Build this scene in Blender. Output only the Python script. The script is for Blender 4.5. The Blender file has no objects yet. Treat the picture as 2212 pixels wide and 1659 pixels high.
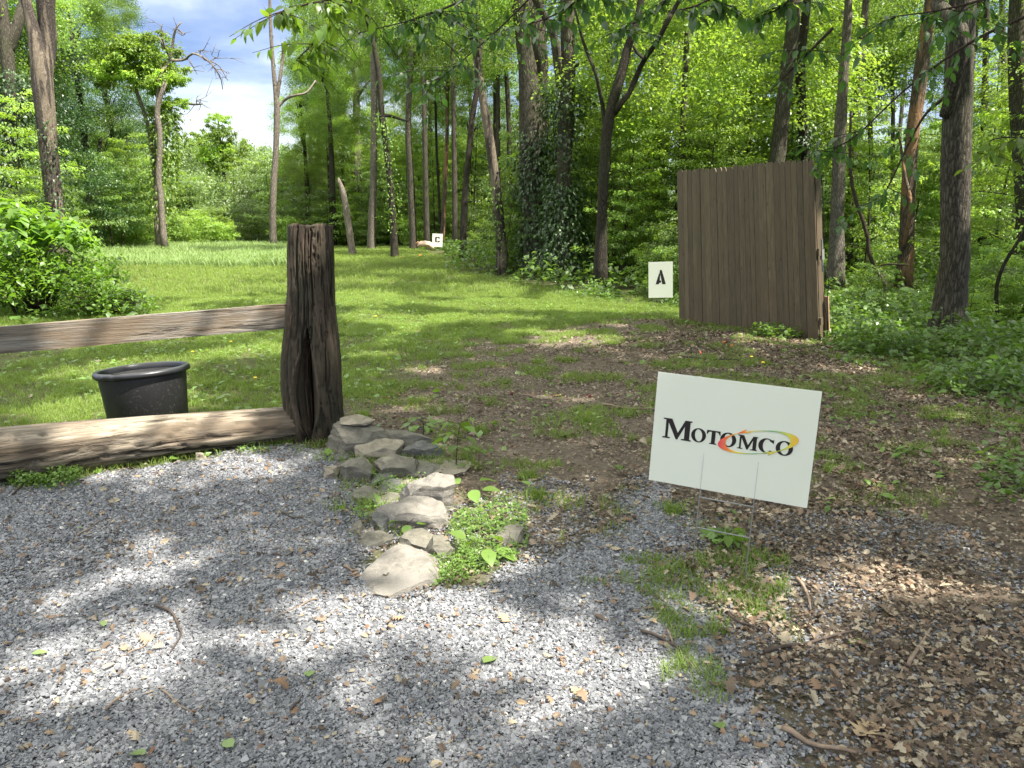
import bpy, bmesh, math, random
import numpy as np
from mathutils import Vector, Matrix

random.seed(7); rng = np.random.default_rng(11)
sc = bpy.context.scene; COL = sc.collection
R = math.radians

# ------------------------------------------------------------------ camera
PITCH = 11.5; CAMZ = 1.40; FPX = 1661.0; CX, CY = 1106.0, 829.5
cd = bpy.data.cameras.new('camera'); cam = bpy.data.objects.new('camera', cd); COL.objects.link(cam)
cam.location = (0, 0, CAMZ); cam.rotation_euler = (R(90 - PITCH), 0, 0)
cd.sensor_width = 36; cd.lens = 36 * FPX / 2212; cd.clip_start = .05; cd.clip_end = 2000
sc.camera = cam

# ------------------------------------------------------------------ light, sky, exposure
SUN_EL, SUN_AZ = 60.0, -28.0          # azimuth measured from +X towards +Y
SUN = np.array([math.cos(R(SUN_EL)) * math.cos(R(SUN_AZ)), math.cos(R(SUN_EL)) * math.sin(R(SUN_AZ)), math.sin(R(SUN_EL))])
sd = bpy.data.lights.new('sun', 'SUN'); sd.energy = 4.1; sd.angle = R(.6); sd.color = (1, .94, .84)
sun = bpy.data.objects.new('sun', sd); COL.objects.link(sun)
sun.rotation_euler = Vector(SUN).to_track_quat('Z', 'Y').to_euler()
sc.view_settings.view_transform = 'Standard'; sc.view_settings.look = 'None'
sc.view_settings.exposure = 1.95; sc.view_settings.gamma = 1.0
sc.cycles.max_bounces = 7; sc.cycles.diffuse_bounces = 5; sc.cycles.transmission_bounces = 4; sc.cycles.glossy_bounces = 2
sc.cycles.transparent_max_bounces = 4; sc.cycles.caustics_reflective = False; sc.cycles.caustics_refractive = False
sc.cycles.sample_clamp_indirect = 4; sc.cycles.sample_clamp_direct = 20
sc.cycles.use_denoising = True; sc.cycles.use_adaptive_sampling = False

w = bpy.data.worlds.new('World'); sc.world = w; w.use_nodes = True
nt = w.node_tree; nt.nodes.clear(); N = nt.nodes; L = nt.links
out = N.new('ShaderNodeOutputWorld'); bg = N.new('ShaderNodeBackground'); bg.inputs[1].default_value = .15
sky = N.new('ShaderNodeTexSky'); sky.sky_type = 'NISHITA'; sky.sun_disc = False
sky.sun_elevation = R(SUN_EL); sky.sun_rotation = R(90 - SUN_AZ)
sky.air_density = 1.2; sky.dust_density = .6; sky.ozone_density = 2.5
tc = N.new('ShaderNodeTexCoord'); mp = N.new('ShaderNodeMapping'); mp.inputs['Scale'].default_value = (1, 1, 3.2)
mp.inputs['Location'].default_value = (3.1, .4, .35)
n1 = N.new('ShaderNodeTexNoise'); n1.inputs['Scale'].default_value = 2.6; n1.inputs['Detail'].default_value = 10; n1.inputs['Roughness'].default_value = .55; n1.inputs['Distortion'].default_value = .25
cr = N.new('ShaderNodeValToRGB'); e = cr.color_ramp; e.elements[0].position = .43; e.elements[0].color = (.29, .42, .95, 1); e.elements[1].position = .64; e.elements[1].color = (1.75, 1.78, 1.9, 1)
k_ = e.elements.new(.49); k_.color = (.50, .62, 1.12, 1); k_ = e.elements.new(.54); k_.color = (.78, .90, 1.35, 1); k_ = e.elements.new(.585); k_.color = (1.2, 1.28, 1.6, 1)
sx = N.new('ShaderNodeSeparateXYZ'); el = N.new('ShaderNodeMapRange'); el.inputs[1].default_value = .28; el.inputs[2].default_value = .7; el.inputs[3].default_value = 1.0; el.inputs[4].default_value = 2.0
mix = N.new('ShaderNodeMix'); mix.data_type = 'RGBA'; mix.inputs[0].default_value = .85
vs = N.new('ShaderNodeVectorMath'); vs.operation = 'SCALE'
L.new(tc.outputs['Generated'], mp.inputs[0]); L.new(mp.outputs[0], n1.inputs[0]); L.new(tc.outputs['Generated'], sx.inputs[0]); L.new(sx.outputs[2], el.inputs[0])
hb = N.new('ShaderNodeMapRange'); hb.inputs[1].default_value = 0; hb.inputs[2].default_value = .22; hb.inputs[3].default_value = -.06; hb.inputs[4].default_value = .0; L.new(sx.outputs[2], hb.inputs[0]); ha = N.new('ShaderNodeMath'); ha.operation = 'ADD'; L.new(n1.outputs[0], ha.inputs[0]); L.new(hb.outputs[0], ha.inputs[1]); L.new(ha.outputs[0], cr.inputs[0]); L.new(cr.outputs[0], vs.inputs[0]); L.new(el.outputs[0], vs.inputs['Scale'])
zen = N.new('ShaderNodeMix'); zen.data_type = 'RGBA'; zen.inputs[7].default_value = (7.2, 7.0, 6.3, 1); ze = N.new('ShaderNodeMapRange'); ze.inputs[1].default_value = .30; ze.inputs[2].default_value = .6; ze.inputs[4].default_value = .85  # overhead sky out of view whitened and brightened as added fill light
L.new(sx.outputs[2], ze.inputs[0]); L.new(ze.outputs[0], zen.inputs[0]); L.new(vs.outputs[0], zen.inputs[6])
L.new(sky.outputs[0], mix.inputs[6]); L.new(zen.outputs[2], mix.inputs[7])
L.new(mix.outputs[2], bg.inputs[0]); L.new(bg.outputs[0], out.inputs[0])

# ------------------------------------------------------------------ geometry helpers
cT, sT = math.cos(R(PITCH)), math.sin(R(PITCH))
def sstep(a, b, x):
    t = np.clip((x - a) / (b - a), 0, 1); return t * t * (3 - 2 * t)
def vnoise(x, y, s=1.0, seed=0):
    x = np.asarray(x, float) * s + seed * 17.3; y = np.asarray(y, float) * s + seed * 5.7
    xi = np.floor(x).astype(np.int64); yi = np.floor(y).astype(np.int64); fx = x - xi; fy = y - yi
    def h(a, b):
        n = (a * 374761393 + b * 668265263 + seed * 1442695) & 0x7fffffff
        n = ((n ^ (n >> 13)) * 1274126177) & 0x7fffffff
        return ((n ^ (n >> 16)) & 0xffff) / 65535.0
    fx = fx * fx * (3 - 2 * fx); fy = fy * fy * (3 - 2 * fy)
    return (h(xi, yi) * (1 - fx) + h(xi + 1, yi) * fx) * (1 - fy) + (h(xi, yi + 1) * (1 - fx) + h(xi + 1, yi + 1) * fx) * fy
def fbm(x, y, s=1.0, seed=0, o=4):
    v = 0; a = .5; t = 0
    for k in range(o):
        v = v + a * vnoise(x, y, s * 2 ** k, seed + k); t += a; a *= .5
    return v / t
def H(x, y):
    x = np.asarray(x, float); y = np.asarray(y, float)
    h = .38 * sstep(16, 42, y) + .10 * sstep(4, 12, np.abs(x) + .6 * y) * (fbm(x, y, .35, 3) - .5)
    h = h + .07 * np.exp(-(((x - 2.3) / 1.2) ** 2 + ((y - 9.2) / 1.0) ** 2))
    return h + .02 * (fbm(x, y, 1.5, 9, 3) - .5)
def ray(u, v):
    a = (u - CX) / FPX; b = (CY - v) / FPX
    return np.array([a, cT + b * sT, b * cT - sT])
def P(u, v, y):
    d = ray(u, v); return np.array([0, 0, CAMZ]) + d * (y / d[1])
def G(u, v):
    d = ray(u, v); z = 0.
    for _ in range(6):
        p = np.array([0, 0, CAMZ]) + d * ((CAMZ - z) / max(-d[2], 1e-3)); z = float(H(p[0], p[1]))
    p[2] = z; return p
def proj(x, y, z):
    zc = y * cT - (z - CAMZ) * sT; yc = y * sT + (z - CAMZ) * cT
    zc = np.maximum(zc, .05)
    return CX + FPX * x / zc, CY - FPX * yc / zc
def link(o, parent=None):
    COL.objects.link(o)
    if parent is not None: o.parent = parent
    return o
def tag(o, label=None, cat=None, group=None, kind=None):
    if label: o['label'] = label
    if cat: o['category'] = cat
    if group: o['group'] = group
    if kind: o['kind'] = kind
    return o
def thing(name, loc, label, cat, group=None, rz=0):
    o = bpy.data.objects.new(name, None); o.location = [float(c) for c in loc]; o.rotation_euler = (0, 0, rz); o.empty_display_size = .2
    link(o); return tag(o, label, cat, group)
def mesh_np(name, V, F, attrs=None, smooth=False, mat=None):
    """V (n,3); F = list of int arrays (m,k)"""
    me = bpy.data.meshes.new(name); V = np.asarray(V, np.float32)
    if isinstance(F, np.ndarray): F = [F]
    F = [f for f in F if len(f)]
    me.vertices.add(len(V)); me.vertices.foreach_set('co', V.ravel())
    nl = sum(f.size for f in F); nf = sum(len(f) for f in F)
    me.loops.add(nl); me.loops.foreach_set('vertex_index', np.concatenate([f.ravel() for f in F]).astype(np.int32))
    tot = np.concatenate([np.full(len(f), f.shape[1]) for f in F]); st = np.concatenate([[0], np.cumsum(tot)[:-1]])
    me.polygons.add(nf); me.polygons.foreach_set('loop_start', st.astype(np.int32))
    try: me.polygons.foreach_set('loop_total', tot.astype(np.int32))
    except Exception: pass
    me.polygons.foreach_set('use_smooth', np.full(nf, bool(smooth)))
    for k, a in (attrs or {}).items():
        at = me.attributes.new(k, 'FLOAT', 'POINT'); at.data.foreach_set('value', np.asarray(a, np.float32))
    me.update(calc_edges=True)
    if mat: me.materials.append(mat)
    return me
def ob(name, me, parent=None, loc=None):
    o = bpy.data.objects.new(name, me); link(o, parent)
    if loc is not None: o.location = [float(c) for c in loc]
    return o
def rots(yaw, pitch, roll):
    cy, sy = np.cos(yaw), np.sin(yaw); cp, sp = np.cos(pitch), np.sin(pitch); cr_, sr = np.cos(roll), np.sin(roll)
    Z = np.zeros_like(cy); O = np.ones_like(cy)
    Rz = np.stack([np.stack([cy, -sy, Z], -1), np.stack([sy, cy, Z], -1), np.stack([Z, Z, O], -1)], -2)
    Rx = np.stack([np.stack([O, Z, Z], -1), np.stack([Z, cp, -sp], -1), np.stack([Z, sp, cp], -1)], -2)
    Ry = np.stack([np.stack([cr_, Z, sr], -1), np.stack([Z, O, Z], -1), np.stack([-sr, Z, cr_], -1)], -2)
    return Rz @ Rx @ Ry
def scatter(protos, M, T, S, which=None, tint=None):
    """protos: list of (V,F) with F int array; M (n,3,3) T (n,3) S (n,) or (n,3)"""
    n = len(T); S = np.asarray(S, float)
    if S.ndim == 1: S = np.repeat(S[:, None], 3, 1)
    if which is None: which = rng.integers(0, len(protos), n)
    if tint is None: tint = rng.random(n)
    Vs, Fs, Ts = [], {}, []; off = 0
    for k, (pv, pf) in enumerate(protos):
        idx = np.nonzero(which == k)[0]
        if not len(idx): continue
        v = pv[None] * S[idx][:, None, :]
        v = np.einsum('nij,nkj->nki', M[idx], v) + T[idx][:, None, :]
        m = len(pv); f = (pf[None] + (np.arange(len(idx)) * m)[:, None, None] + off).reshape(-1, pf.shape[1])
        Vs.append(v.reshape(-1, 3)); Fs.setdefault(pf.shape[1], []).append(f); Ts.append(np.repeat(tint[idx], m)); off += m * len(idx)
    return np.concatenate(Vs), [np.concatenate(a) for a in Fs.values()], {'tint': np.concatenate(Ts)}
def tube(path, rad, sides=10, jit=0., seed=0, cap=True):
    path = np.asarray(path, float); rad = np.asarray(rad, float); n = len(path)
    tg = np.gradient(path, axis=0); tg /= np.linalg.norm(tg, axis=1)[:, None] + 1e-9
    ref = np.array([0, 1., 0]) if abs(tg[0][1]) < .9 else np.array([1., 0, 0])
    A = np.cross(tg, ref); A /= np.linalg.norm(A, axis=1)[:, None] + 1e-9; B = np.cross(tg, A)
    an = np.linspace(0, 2 * math.pi, sides, endpoint=False)
    r = rad[:, None] * np.ones(sides)[None]
    if jit:
        q = np.random.default_rng(seed)
        r = r * (1 + jit * (q.random((n, sides)) - .5) + jit * 1.2 * (q.random((1, sides)) - .5))
    V = path[:, None, :] + r[..., None] * (np.cos(an)[None, :, None] * A[:, None, :] + np.sin(an)[None, :, None] * B[:, None, :])
    V = V.reshape(-1, 3); i = np.arange(n - 1)[:, None] * sides; j = np.arange(sides)[None]; j2 = (j + 1) % sides
    F = np.stack([i + j, i + j2, i + sides + j2, i + sides + j], -1).reshape(-1, 4)
    if cap:
        V = np.concatenate([V, path[:1], path[-1:]]); c0 = n * sides; b = (n - 1) * sides
        jj = np.arange(sides); j3 = (jj + 1) % sides
        t1 = np.stack([np.full(sides, c0), j3, jj, jj], -1); t2 = np.stack([np.full(sides, c0 + 1), b + jj, b + j3, b + j3], -1)
        return V, F, np.concatenate([t1[:, :3], t2[:, :3]])
    return V, F, np.zeros((0, 3), int)
class MB:
    def __init__(s): s.V = []; s.F = {3: [], 4: []}; s.T = []; s.n = 0
    def add(s, V, *Fs, tint=.5):
        V = np.asarray(V, float); s.V.append(V); s.T.append(np.full(len(V), tint))
        for f in Fs:
            f = np.asarray(f, int)
            if len(f): s.F.setdefault(f.shape[1], []).append(f + s.n)
        s.n += len(V); return s
    def tube(s, path, rad, sides=10, jit=0., seed=0, tint=.5): return s.add(*tube(path, rad, sides, jit, seed), tint=tint)
    def box(s, a, b, tint=.5, M=None, o=(0, 0, 0)):
        a = np.array(a, float); b = np.array(b, float)
        V = np.array([[x, y, z] for z in (a[2], b[2]) for y in (a[1], b[1]) for x in (a[0], b[0])])
        if M is not None: V = V @ np.asarray(M).T
        V = V + np.asarray(o)
        return s.add(V, [[0, 2, 3, 1], [4, 5, 7, 6], [0, 1, 5, 4], [2, 6, 7, 3], [0, 4, 6, 2], [1, 3, 7, 5]], tint=tint)
    def mesh(s, name, mat, smooth=False):
        return mesh_np(name, np.concatenate(s.V), [np.concatenate(f) for f in s.F.values() if f], {'tint': np.concatenate(s.T)}, smooth, mat)
def curve(pts, n):
    """Catmull-Rom resample"""
    p = np.asarray(pts, float); m = len(p)
    if m == 2:
        t = np.linspace(0, 1, n)[:, None]; return p[0] * (1 - t) + p[1] * t
    pp = np.concatenate([[2 * p[0] - p[1]], p, [2 * p[-1] - p[-2]]]); ts = np.linspace(0, m - 1 - 1e-6, n); o = []
    for t in ts:
        i = int(t); f = t - i; a, b, c, d = pp[i:i + 4]
        o.append(.5 * ((2 * b) + (c - a) * f + (2 * a - 5 * b + 4 * c - d) * f * f + (3 * b - a - 3 * c + d) * f ** 3))
    return np.array(o)

# ------------------------------------------------------------------ materials
def newmat(name):
    m = bpy.data.materials.new(name); m.use_nodes = True; nt = m.node_tree
    return m, nt, nt.nodes, nt.links, nt.nodes['Principled BSDF']
def ramp(N, stops, interp='LINEAR'):
    r = N.new('ShaderNodeValToRGB'); e = r.color_ramp; e.interpolation = interp
    while len(e.elements) > 1: e.elements.remove(e.elements[-1])
    for i, (p, c) in enumerate(stops):
        k = e.elements[0] if i == 0 else e.elements.new(p)
        k.position = p; k.color = (*c, 1) if len(c) == 3 else c
    return r
def attr(N, name): a = N.new('ShaderNodeAttribute'); a.attribute_name = name; return a
def mixc(N, L, f, a, b, mode='MIX'):
    m = N.new('ShaderNodeMix'); m.data_type = 'RGBA'; m.blend_type = mode
    for s, v in ((0, f), (6, a), (7, b)):
        if hasattr(v, 'links') or hasattr(v, 'is_output'): L.new(v, m.inputs[s])
        elif isinstance(v, (int, float)): m.inputs[s].default_value = v
        else: m.inputs[s].default_value = (*v, 1)
    return m.outputs[2]
def noise(N, L, vec, scale, detail=5, rough=.55, dist=0):
    n = N.new('ShaderNodeTexNoise'); n.inputs['Scale'].default_value = scale; n.inputs['Detail'].default_value = detail
    n.inputs['Roughness'].default_value = rough; n.inputs['Distortion'].default_value = dist
    if vec is not None: L.new(vec, n.inputs['Vector'])
    return n.outputs[0]
def objvec(N, L, scale=(1, 1, 1), src='Object'):
    t = N.new('ShaderNodeTexCoord'); m = N.new('ShaderNodeMapping'); m.inputs['Scale'].default_value = scale
    L.new(t.outputs[src], m.inputs[0]); return m.outputs[0]
def bump(N, L, b, h, strength=.5, dist=.01):
    k = N.new('ShaderNodeBump'); k.inputs['Strength'].default_value = strength; k.inputs['Distance'].default_value = dist
    L.new(h, k.inputs['Height']); L.new(k.outputs[0], b.inputs['Normal']); return k

def leafmat(name, dark, light, trans, fac=.42, rough=.42, spec=.5, objvar=.36):
    m, nt, N, L, b = newmat(name); a = attr(N, 'tint'); r = ramp(N, [(0, dark), (1, light)]); L.new(a.outputs['Fac'], r.inputs[0])
    oi = N.new('ShaderNodeObjectInfo'); hs = N.new('ShaderNodeHueSaturation')
    mr = N.new('ShaderNodeMapRange'); mr.inputs[3].default_value = 1 - objvar; mr.inputs[4].default_value = 1 + objvar
    L.new(oi.outputs['Random'], mr.inputs[0]); L.new(mr.outputs[0], hs.inputs['Value'])
    mr2 = N.new('ShaderNodeMapRange'); mr2.inputs[3].default_value = .485; mr2.inputs[4].default_value = .515
    L.new(a.outputs['Fac'], mr2.inputs[0]); L.new(mr2.outputs[0], hs.inputs['Hue'])
    L.new(r.outputs[0], hs.inputs['Color']); L.new(hs.outputs[0], b.inputs['Base Color'])
    b.inputs['Roughness'].default_value = rough; b.inputs['Specular IOR Level'].default_value = spec
    tr = N.new('ShaderNodeBsdfTranslucent'); tcx = mixc(N, L, 1.0, hs.outputs[0], trans, 'MULTIPLY'); L.new(tcx, tr.inputs[0])
    ms = N.new('ShaderNodeMixShader'); ms.inputs[0].default_value = fac
    L.new(b.outputs[0], ms.inputs[1]); L.new(tr.outputs[0], ms.inputs[2]); L.new(ms.outputs[0], N['Material Output'].inputs[0])
    return m
TR = (2.6, 2.45, 1.3)
M_leaf = leafmat('forest_leaf', (.055, .11, .022), (.165, .255, .05), TR)
M_leafb = leafmat('sapling_leaf', (.10, .175, .03), (.215, .315, .055), TR)
M_leafd = leafmat('dark_leaf', (.03, .068, .025), (.07, .125, .045), (2.0, 2.2, 1.2), fac=.3, rough=.35)
M_leaff = leafmat('far_leaf', (.11, .175, .06), (.20, .28, .10), (2.0, 2.0, 1.2), fac=.35)  # paler, greyer greens stand in for haze over the distance
M_leafs = leafmat('shrub_leaf', (.065, .14, .018), (.15, .26, .035), (2.4, 2.4, 1.0), fac=.4, objvar=.05)
M_ivy = leafmat('ivy_leaf', (.022, .048, .014), (.06, .105, .028), (1.6, 1.8, 1.1), fac=.2, rough=.42, objvar=.1)
M_grass = leafmat('grass_blade', (.085, .14, .026), (.21, .28, .07), (2.2, 2.2, 1.1), fac=.35, rough=.5, spec=.3, objvar=0)
M_tall = leafmat('meadow_blade', (.13, .21, .06), (.24, .31, .12), (1.7, 1.8, 1.2), fac=.3, rough=.5, spec=.3, objvar=0)
M_weed = leafmat('weed_leaf', (.075, .145, .025), (.17, .27, .05), (2.2, 2.2, 1.0), fac=.35, objvar=.05)
M_litter = leafmat('dead_leaf', (.065, .046, .031), (.25, .185, .128), (1.3, 1.2, 1.0), fac=.12, rough=.7, spec=.2, objvar=0)
nt = M_litter.node_tree
for nd in nt.nodes:
    if nd.type == 'VALTORGB':
        e = nd.color_ramp; e.elements[0].color = (.06, .046, .034, 1); e.elements[1].color = (.36, .29, .21, 1)
        for p_, c_ in ((.3, (.13, .10, .07)), (.5, (.20, .155, .11)), (.62, (.20, .125, .08)), (.72, (.25, .205, .155)), (.9, (.31, .26, .20))): k_ = e.elements.new(p_); k_.color = (*c_, 1)
M_cover = leafmat('cover_leaf', (.05, .10, .02), (.13, .21, .045), (2.2, 2.2, 1.1), fac=.35, rough=.35, objvar=0)

def barkmat(name, dark, light, moss=0., scale=1.0, groove=1.0, strip=None):
    m, nt, N, L, b = newmat(name); v = objvec(N, L, (9 * scale, 9 * scale, 1.6 * scale))
    vo = N.new('ShaderNodeTexVoronoi'); vo.feature = 'DISTANCE_TO_EDGE'; vo.inputs['Scale'].default_value = 3.2
    nz = noise(N, L, v, 2.5, 5, .6, .3); mv = N.new('ShaderNodeVectorMath'); mv.operation = 'ADD'
    sc_ = N.new('ShaderNodeVectorMath'); sc_.operation = 'SCALE'; L.new(nz, sc_.inputs[0]); sc_.inputs['Scale'].default_value = .8
    L.new(v, mv.inputs[0]); L.new(sc_.outputs[0], mv.inputs[1]); L.new(mv.outputs[0], vo.inputs['Vector'])
    f = noise(N, L, v, 6, 8, .65)
    r = ramp(N, [(0, dark), (.25, tuple(a * .5 + c * .5 for a, c in zip(dark, light))), (.6, light)])
    mm = N.new('ShaderNodeMath'); mm.operation = 'MULTIPLY'; L.new(vo.outputs[0], mm.inputs[0]); L.new(f, mm.inputs[1])
    m2 = N.new('ShaderNodeMath'); m2.operation = 'MULTIPLY'; m2.inputs[1].default_value = 3.4; L.new(mm.outputs[0], m2.inputs[0])
    L.new(m2.outputs[0], r.inputs[0]); c = r.outputs[0]
    big = noise(N, L, objvec(N, L, (1, 1, .6)), 1.3, 4)
    if moss:
        mr = ramp(N, [(.45, (0, 0, 0)), (.7, (moss, moss, moss))]); L.new(big, mr.inputs[0]); c = mixc(N, L, mr.outputs[0], c, (.07, .085, .03))
    if strip:
        sr = ramp(N, [(.50, (0, 0, 0)), (.54, (1, 1, 1))]); L.new(noise(N, L, objvec(N, L, (2.2, 2.2, .35)), 1.6, 3), sr.inputs[0])
        c = mixc(N, L, sr.outputs[0], c, strip)
    L.new(c, b.inputs['Base Color']); b.inputs['Roughness'].default_value = .9; b.inputs['Specular IOR Level'].default_value = .2
    bump(N, L, b, m2.outputs[0], .9 * groove, .03)
    return m
M_bark = barkmat('oak_bark', (.03, .026, .02), (.155, .135, .105), .3)
M_barkd = barkmat('dark_bark', (.018, .015, .012), (.075, .063, .048), .35, 1.3)
M_barkl = barkmat('pale_bark', (.07, .06, .048), (.27, .24, .195), .25, 1.2, 1.0)
M_barkr = barkmat('peeling_bark', (.05, .035, .025), (.20, .16, .12), .1, 1.0, 1.0, (.27, .16, .09))
M_barks = barkmat('stripped_bark', (.03, .024, .02), (.135, .11, .095), .15, 1.1, 1.0, (.19, .155, .115))
M_dead = barkmat('dead_wood', (.10, .082, .066), (.30, .26, .215), 0, .9, .9)
M_twig = barkmat('twig_bark', (.05, .035, .025), (.12, .09, .065), 0, 2)

def woodmat(name, c1, c2, axis=0, crack=1.0, scale=1., stain=None, rough=.85, cracks=(.012, .01, .008)):
    m, nt, N, L, b = newmat(name); s = [30 * scale] * 3; s[axis] = 1.6 * scale
    v = objvec(N, L, tuple(s)); f = noise(N, L, v, 1.0, 8, .65, .2); s2 = [9 * scale] * 3; s2[axis] = .9 * scale
    g = noise(N, L, objvec(N, L, tuple(s2)), 1.2, 6, .6, .8)
    r = ramp(N, [(.3, c1), (.7, c2)]); L.new(f, r.inputs[0]); c = r.outputs[0]
    rr = ramp(N, [(.38, cracks), (.47, (1, 1, 1))]); L.new(g, rr.inputs[0])
    c = mixc(N, L, crack, c, rr.outputs[0], 'MULTIPLY')
    s3 = [110 * scale] * 3; s3[axis] = 5 * scale; fine = noise(N, L, objvec(N, L, tuple(s3)), 1.0, 6, .7, .4); r3 = ramp(N, [(.36, (.30, .27, .24)), (.50, (1, 1, 1)), (.66, (1.25, 1.22, 1.18))]); L.new(fine, r3.inputs[0]); c = mixc(N, L, .85, c, r3.outputs[0], 'MULTIPLY')
    kn = N.new('ShaderNodeTexVoronoi'); s4 = [5] * 3; s4[axis] = 1.6; L.new(objvec(N, L, tuple(s4)), kn.inputs['Vector']); kn.inputs['Scale'].default_value = 1.0; kr = ramp(N, [(.03, (.25, .2, .17)), (.11, (1, 1, 1))]); L.new(kn.outputs['Distance'], kr.inputs[0]); c = mixc(N, L, .8, c, kr.outputs[0], 'MULTIPLY')
    if stain:
        q = ramp(N, [(.42, (0, 0, 0)), (.62, (1, 1, 1))]); L.new(noise(N, L, objvec(N, L, tuple(1.5 if i == axis else 7 for i in range(3))), 1.3, 5, .6), q.inputs[0])
        c = mixc(N, L, q.outputs[0], c, stain)
    L.new(c, b.inputs['Base Color']); b.inputs['Roughness'].default_value = rough; b.inputs['Specular IOR Level'].default_value = .25
    mm = N.new('ShaderNodeMath'); mm.operation = 'ADD'; L.new(f, mm.inputs[0]); L.new(rr.outputs[0], mm.inputs[1]); m5 = N.new('ShaderNodeMath'); m5.operation = 'ADD'; L.new(mm.outputs[0], m5.inputs[0]); L.new(fine, m5.inputs[1])
    bump(N, L, b, m5.outputs[0], .8, .008)
    return m
def plain(name, col, rough=.6, spec=.3, metal=0, var=.15, vs=6):
    m, nt, N, L, b = newmat(name)
    n = noise(N, L, objvec(N, L), vs, 6); r = ramp(N, [(.3, tuple(c * (1 - var) for c in col)), (.7, tuple(min(1, c * (1 + var)) for c in col))])
    L.new(n, r.inputs[0]); L.new(r.outputs[0], b.inputs['Base Color']); b.inputs['Roughness'].default_value = rough
    b.inputs['Specular IOR Level'].default_value = spec; b.inputs['Metallic'].default_value = metal
    return m

# ------------------------------------------------------------------ ground zones
def gp(poly): return np.array([G(u, v)[:2] for u, v in poly])
def sdist(poly, X, Y):
    """signed distance, positive inside"""
    n = len(poly); d = np.full(X.shape, 1e9); ins = np.zeros(X.shape, bool)
    for i in range(n):
        a = poly[i]; b = poly[(i + 1) % n]; e = b - a
        t = np.clip(((X - a[0]) * e[0] + (Y - a[1]) * e[1]) / (e @ e + 1e-12), 0, 1)
        d = np.minimum(d, np.hypot(X - a[0] - t * e[0], Y - a[1] - t * e[1]))
        c = ((a[1] > Y) != (b[1] > Y)) & (X < (b[0] - a[0]) * (Y - a[1]) / (b[1] - a[1] + 1e-12) + a[0]); ins ^= c
    return np.where(ins, d, -d)
polyGravel = np.vstack([[[-9, -3], [-9, 2.5]], gp([(-600, 1250), (0, 1062), (230, 1015), (420, 992), (620, 965), (735, 985), (760, 1080), (780, 1200), (830, 1290), (1000, 1270), (1180, 1190), (1330, 1120), (1400, 1040), (1470, 1055), (1480, 1150), (1440, 1230), (1420, 1330), (1560, 1440), (1700, 1560), (1760, 1659)]), [[1.1, .6], [1.5, -3]]])
polyDirt = gp([(700, 985), (760, 880), (860, 830), (1000, 740), (1180, 705), (1330, 690), (1470, 688), (1780, 745), (2212, 860), (2900, 1000), (3300, 1659), (3300, 2600), (1350, 2600), (1350, 1659), (1250, 1300), (900, 1290)])
polyForest = np.vstack([gp([(2950, 1100), (2212, 910), (2060, 835), (1930, 785), (1780, 730), (1640, 690), (1465, 662), (1300, 650), (1130, 612), (1000, 585), (935, 552), (900, 541)]), [[-5.5, 44], [-14, 44], [-60, 46], [-60, 140], [90, 140], [90, 5]]])
polyLeft = np.vstack([gp([(300, 700), (200, 560), (190, 530)]), [[-16, 30], [-18, 42], [-60, 42], [-60, 8]]])
polyFar = np.array([[-17, 25.5], [-8.2, 26], [-7.4, 30], [-11, 42], [-25, 42]])
LX = np.unique(np.round(np.concatenate([np.arange(-80, -14, 3.), np.arange(-14, -5, .4), np.arange(-5, 5, .06), np.arange(5, 16, .4), np.arange(16, 90, 3.)]), 3))
LY = np.unique(np.round(np.concatenate([np.arange(-30, 0, 2.), np.arange(0, 7, .06), np.arange(7, 16, .15), np.arange(16, 46, .5), np.arange(46, 160, 4.), np.arange(160, 800, 40)]), 3))
def zones(X, Y):
    nz = (fbm(X, Y, 1.6, 21) - .5); nf = (fbm(X, Y, 6, 31) - .5)
    g = sstep(-.12, .15, sdist(polyGravel, X, Y) + .5 * nz + .25 * nf)
    d = sstep(-.5, .6, sdist(polyDirt, X, Y) + 2.0 * nz + .6 * nf)
    fo = sstep(-.5, .6, sdist(polyForest, X, Y) + 1.2 * nz)
    lf = sstep(-.4, .6, sdist(polyLeft, X, Y) + 1.2 * nz)
    return g, np.maximum(d, 0) * (1 - g), fo, lf
XX, YY = np.meshgrid(LX, LY); g_, d_, fo_, lf_ = zones(XX, YY)
ZZ = H(XX, YY); nx = len(LX); ny = len(LY)
i = (np.arange(ny - 1)[:, None] * nx + np.arange(nx - 1)[None]); FF = np.stack([i, i + 1, i + nx + 1, i + nx], -1).reshape(-1, 4)
m, nt, N, L, b = newmat('ground_soil')
v = objvec(N, L); n1_ = noise(N, L, v, 2.2, 8, .6); n2_ = noise(N, L, v, 26, 6, .7); n3_ = noise(N, L, v, 90, 4, .7)
dirt = ramp(N, [(.3, (.075, .060, .045)), (.5, (.135, .11, .084)), (.75, (.21, .175, .135))]); L.new(n2_, dirt.inputs[0])
grs = ramp(N, [(.32, (.05, .05, .022)), (.5, (.075, .085, .028)), (.7, (.11, .12, .045))]); L.new(n2_, grs.inputs[0])
vo = N.new('ShaderNodeTexVoronoi'); vo.inputs['Scale'].default_value = 75; L.new(v, vo.inputs['Vector'])
gv = ramp(N, [(0, (.09, .088, .085)), (.5, (.16, .158, .155)), (1, (.25, .248, .245))]); sep = N.new('ShaderNodeSeparateColor'); L.new(vo.outputs['Color'], sep.inputs[0]); L.new(sep.outputs[0], gv.inputs[0])
fl = ramp(N, [(.3, (.035, .04, .018)), (.6, (.07, .075, .03)), (.8, (.12, .09, .055))]); L.new(n2_, fl.inputs[0])
c = mixc(N, L, attr(N, 'dirt').outputs['Fac'], grs.outputs[0], dirt.outputs[0])
c = mixc(N, L, attr(N, 'forest').outputs['Fac'], c, fl.outputs[0])
c = mixc(N, L, attr(N, 'gravel').outputs['Fac'], c, gv.outputs[0])
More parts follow.
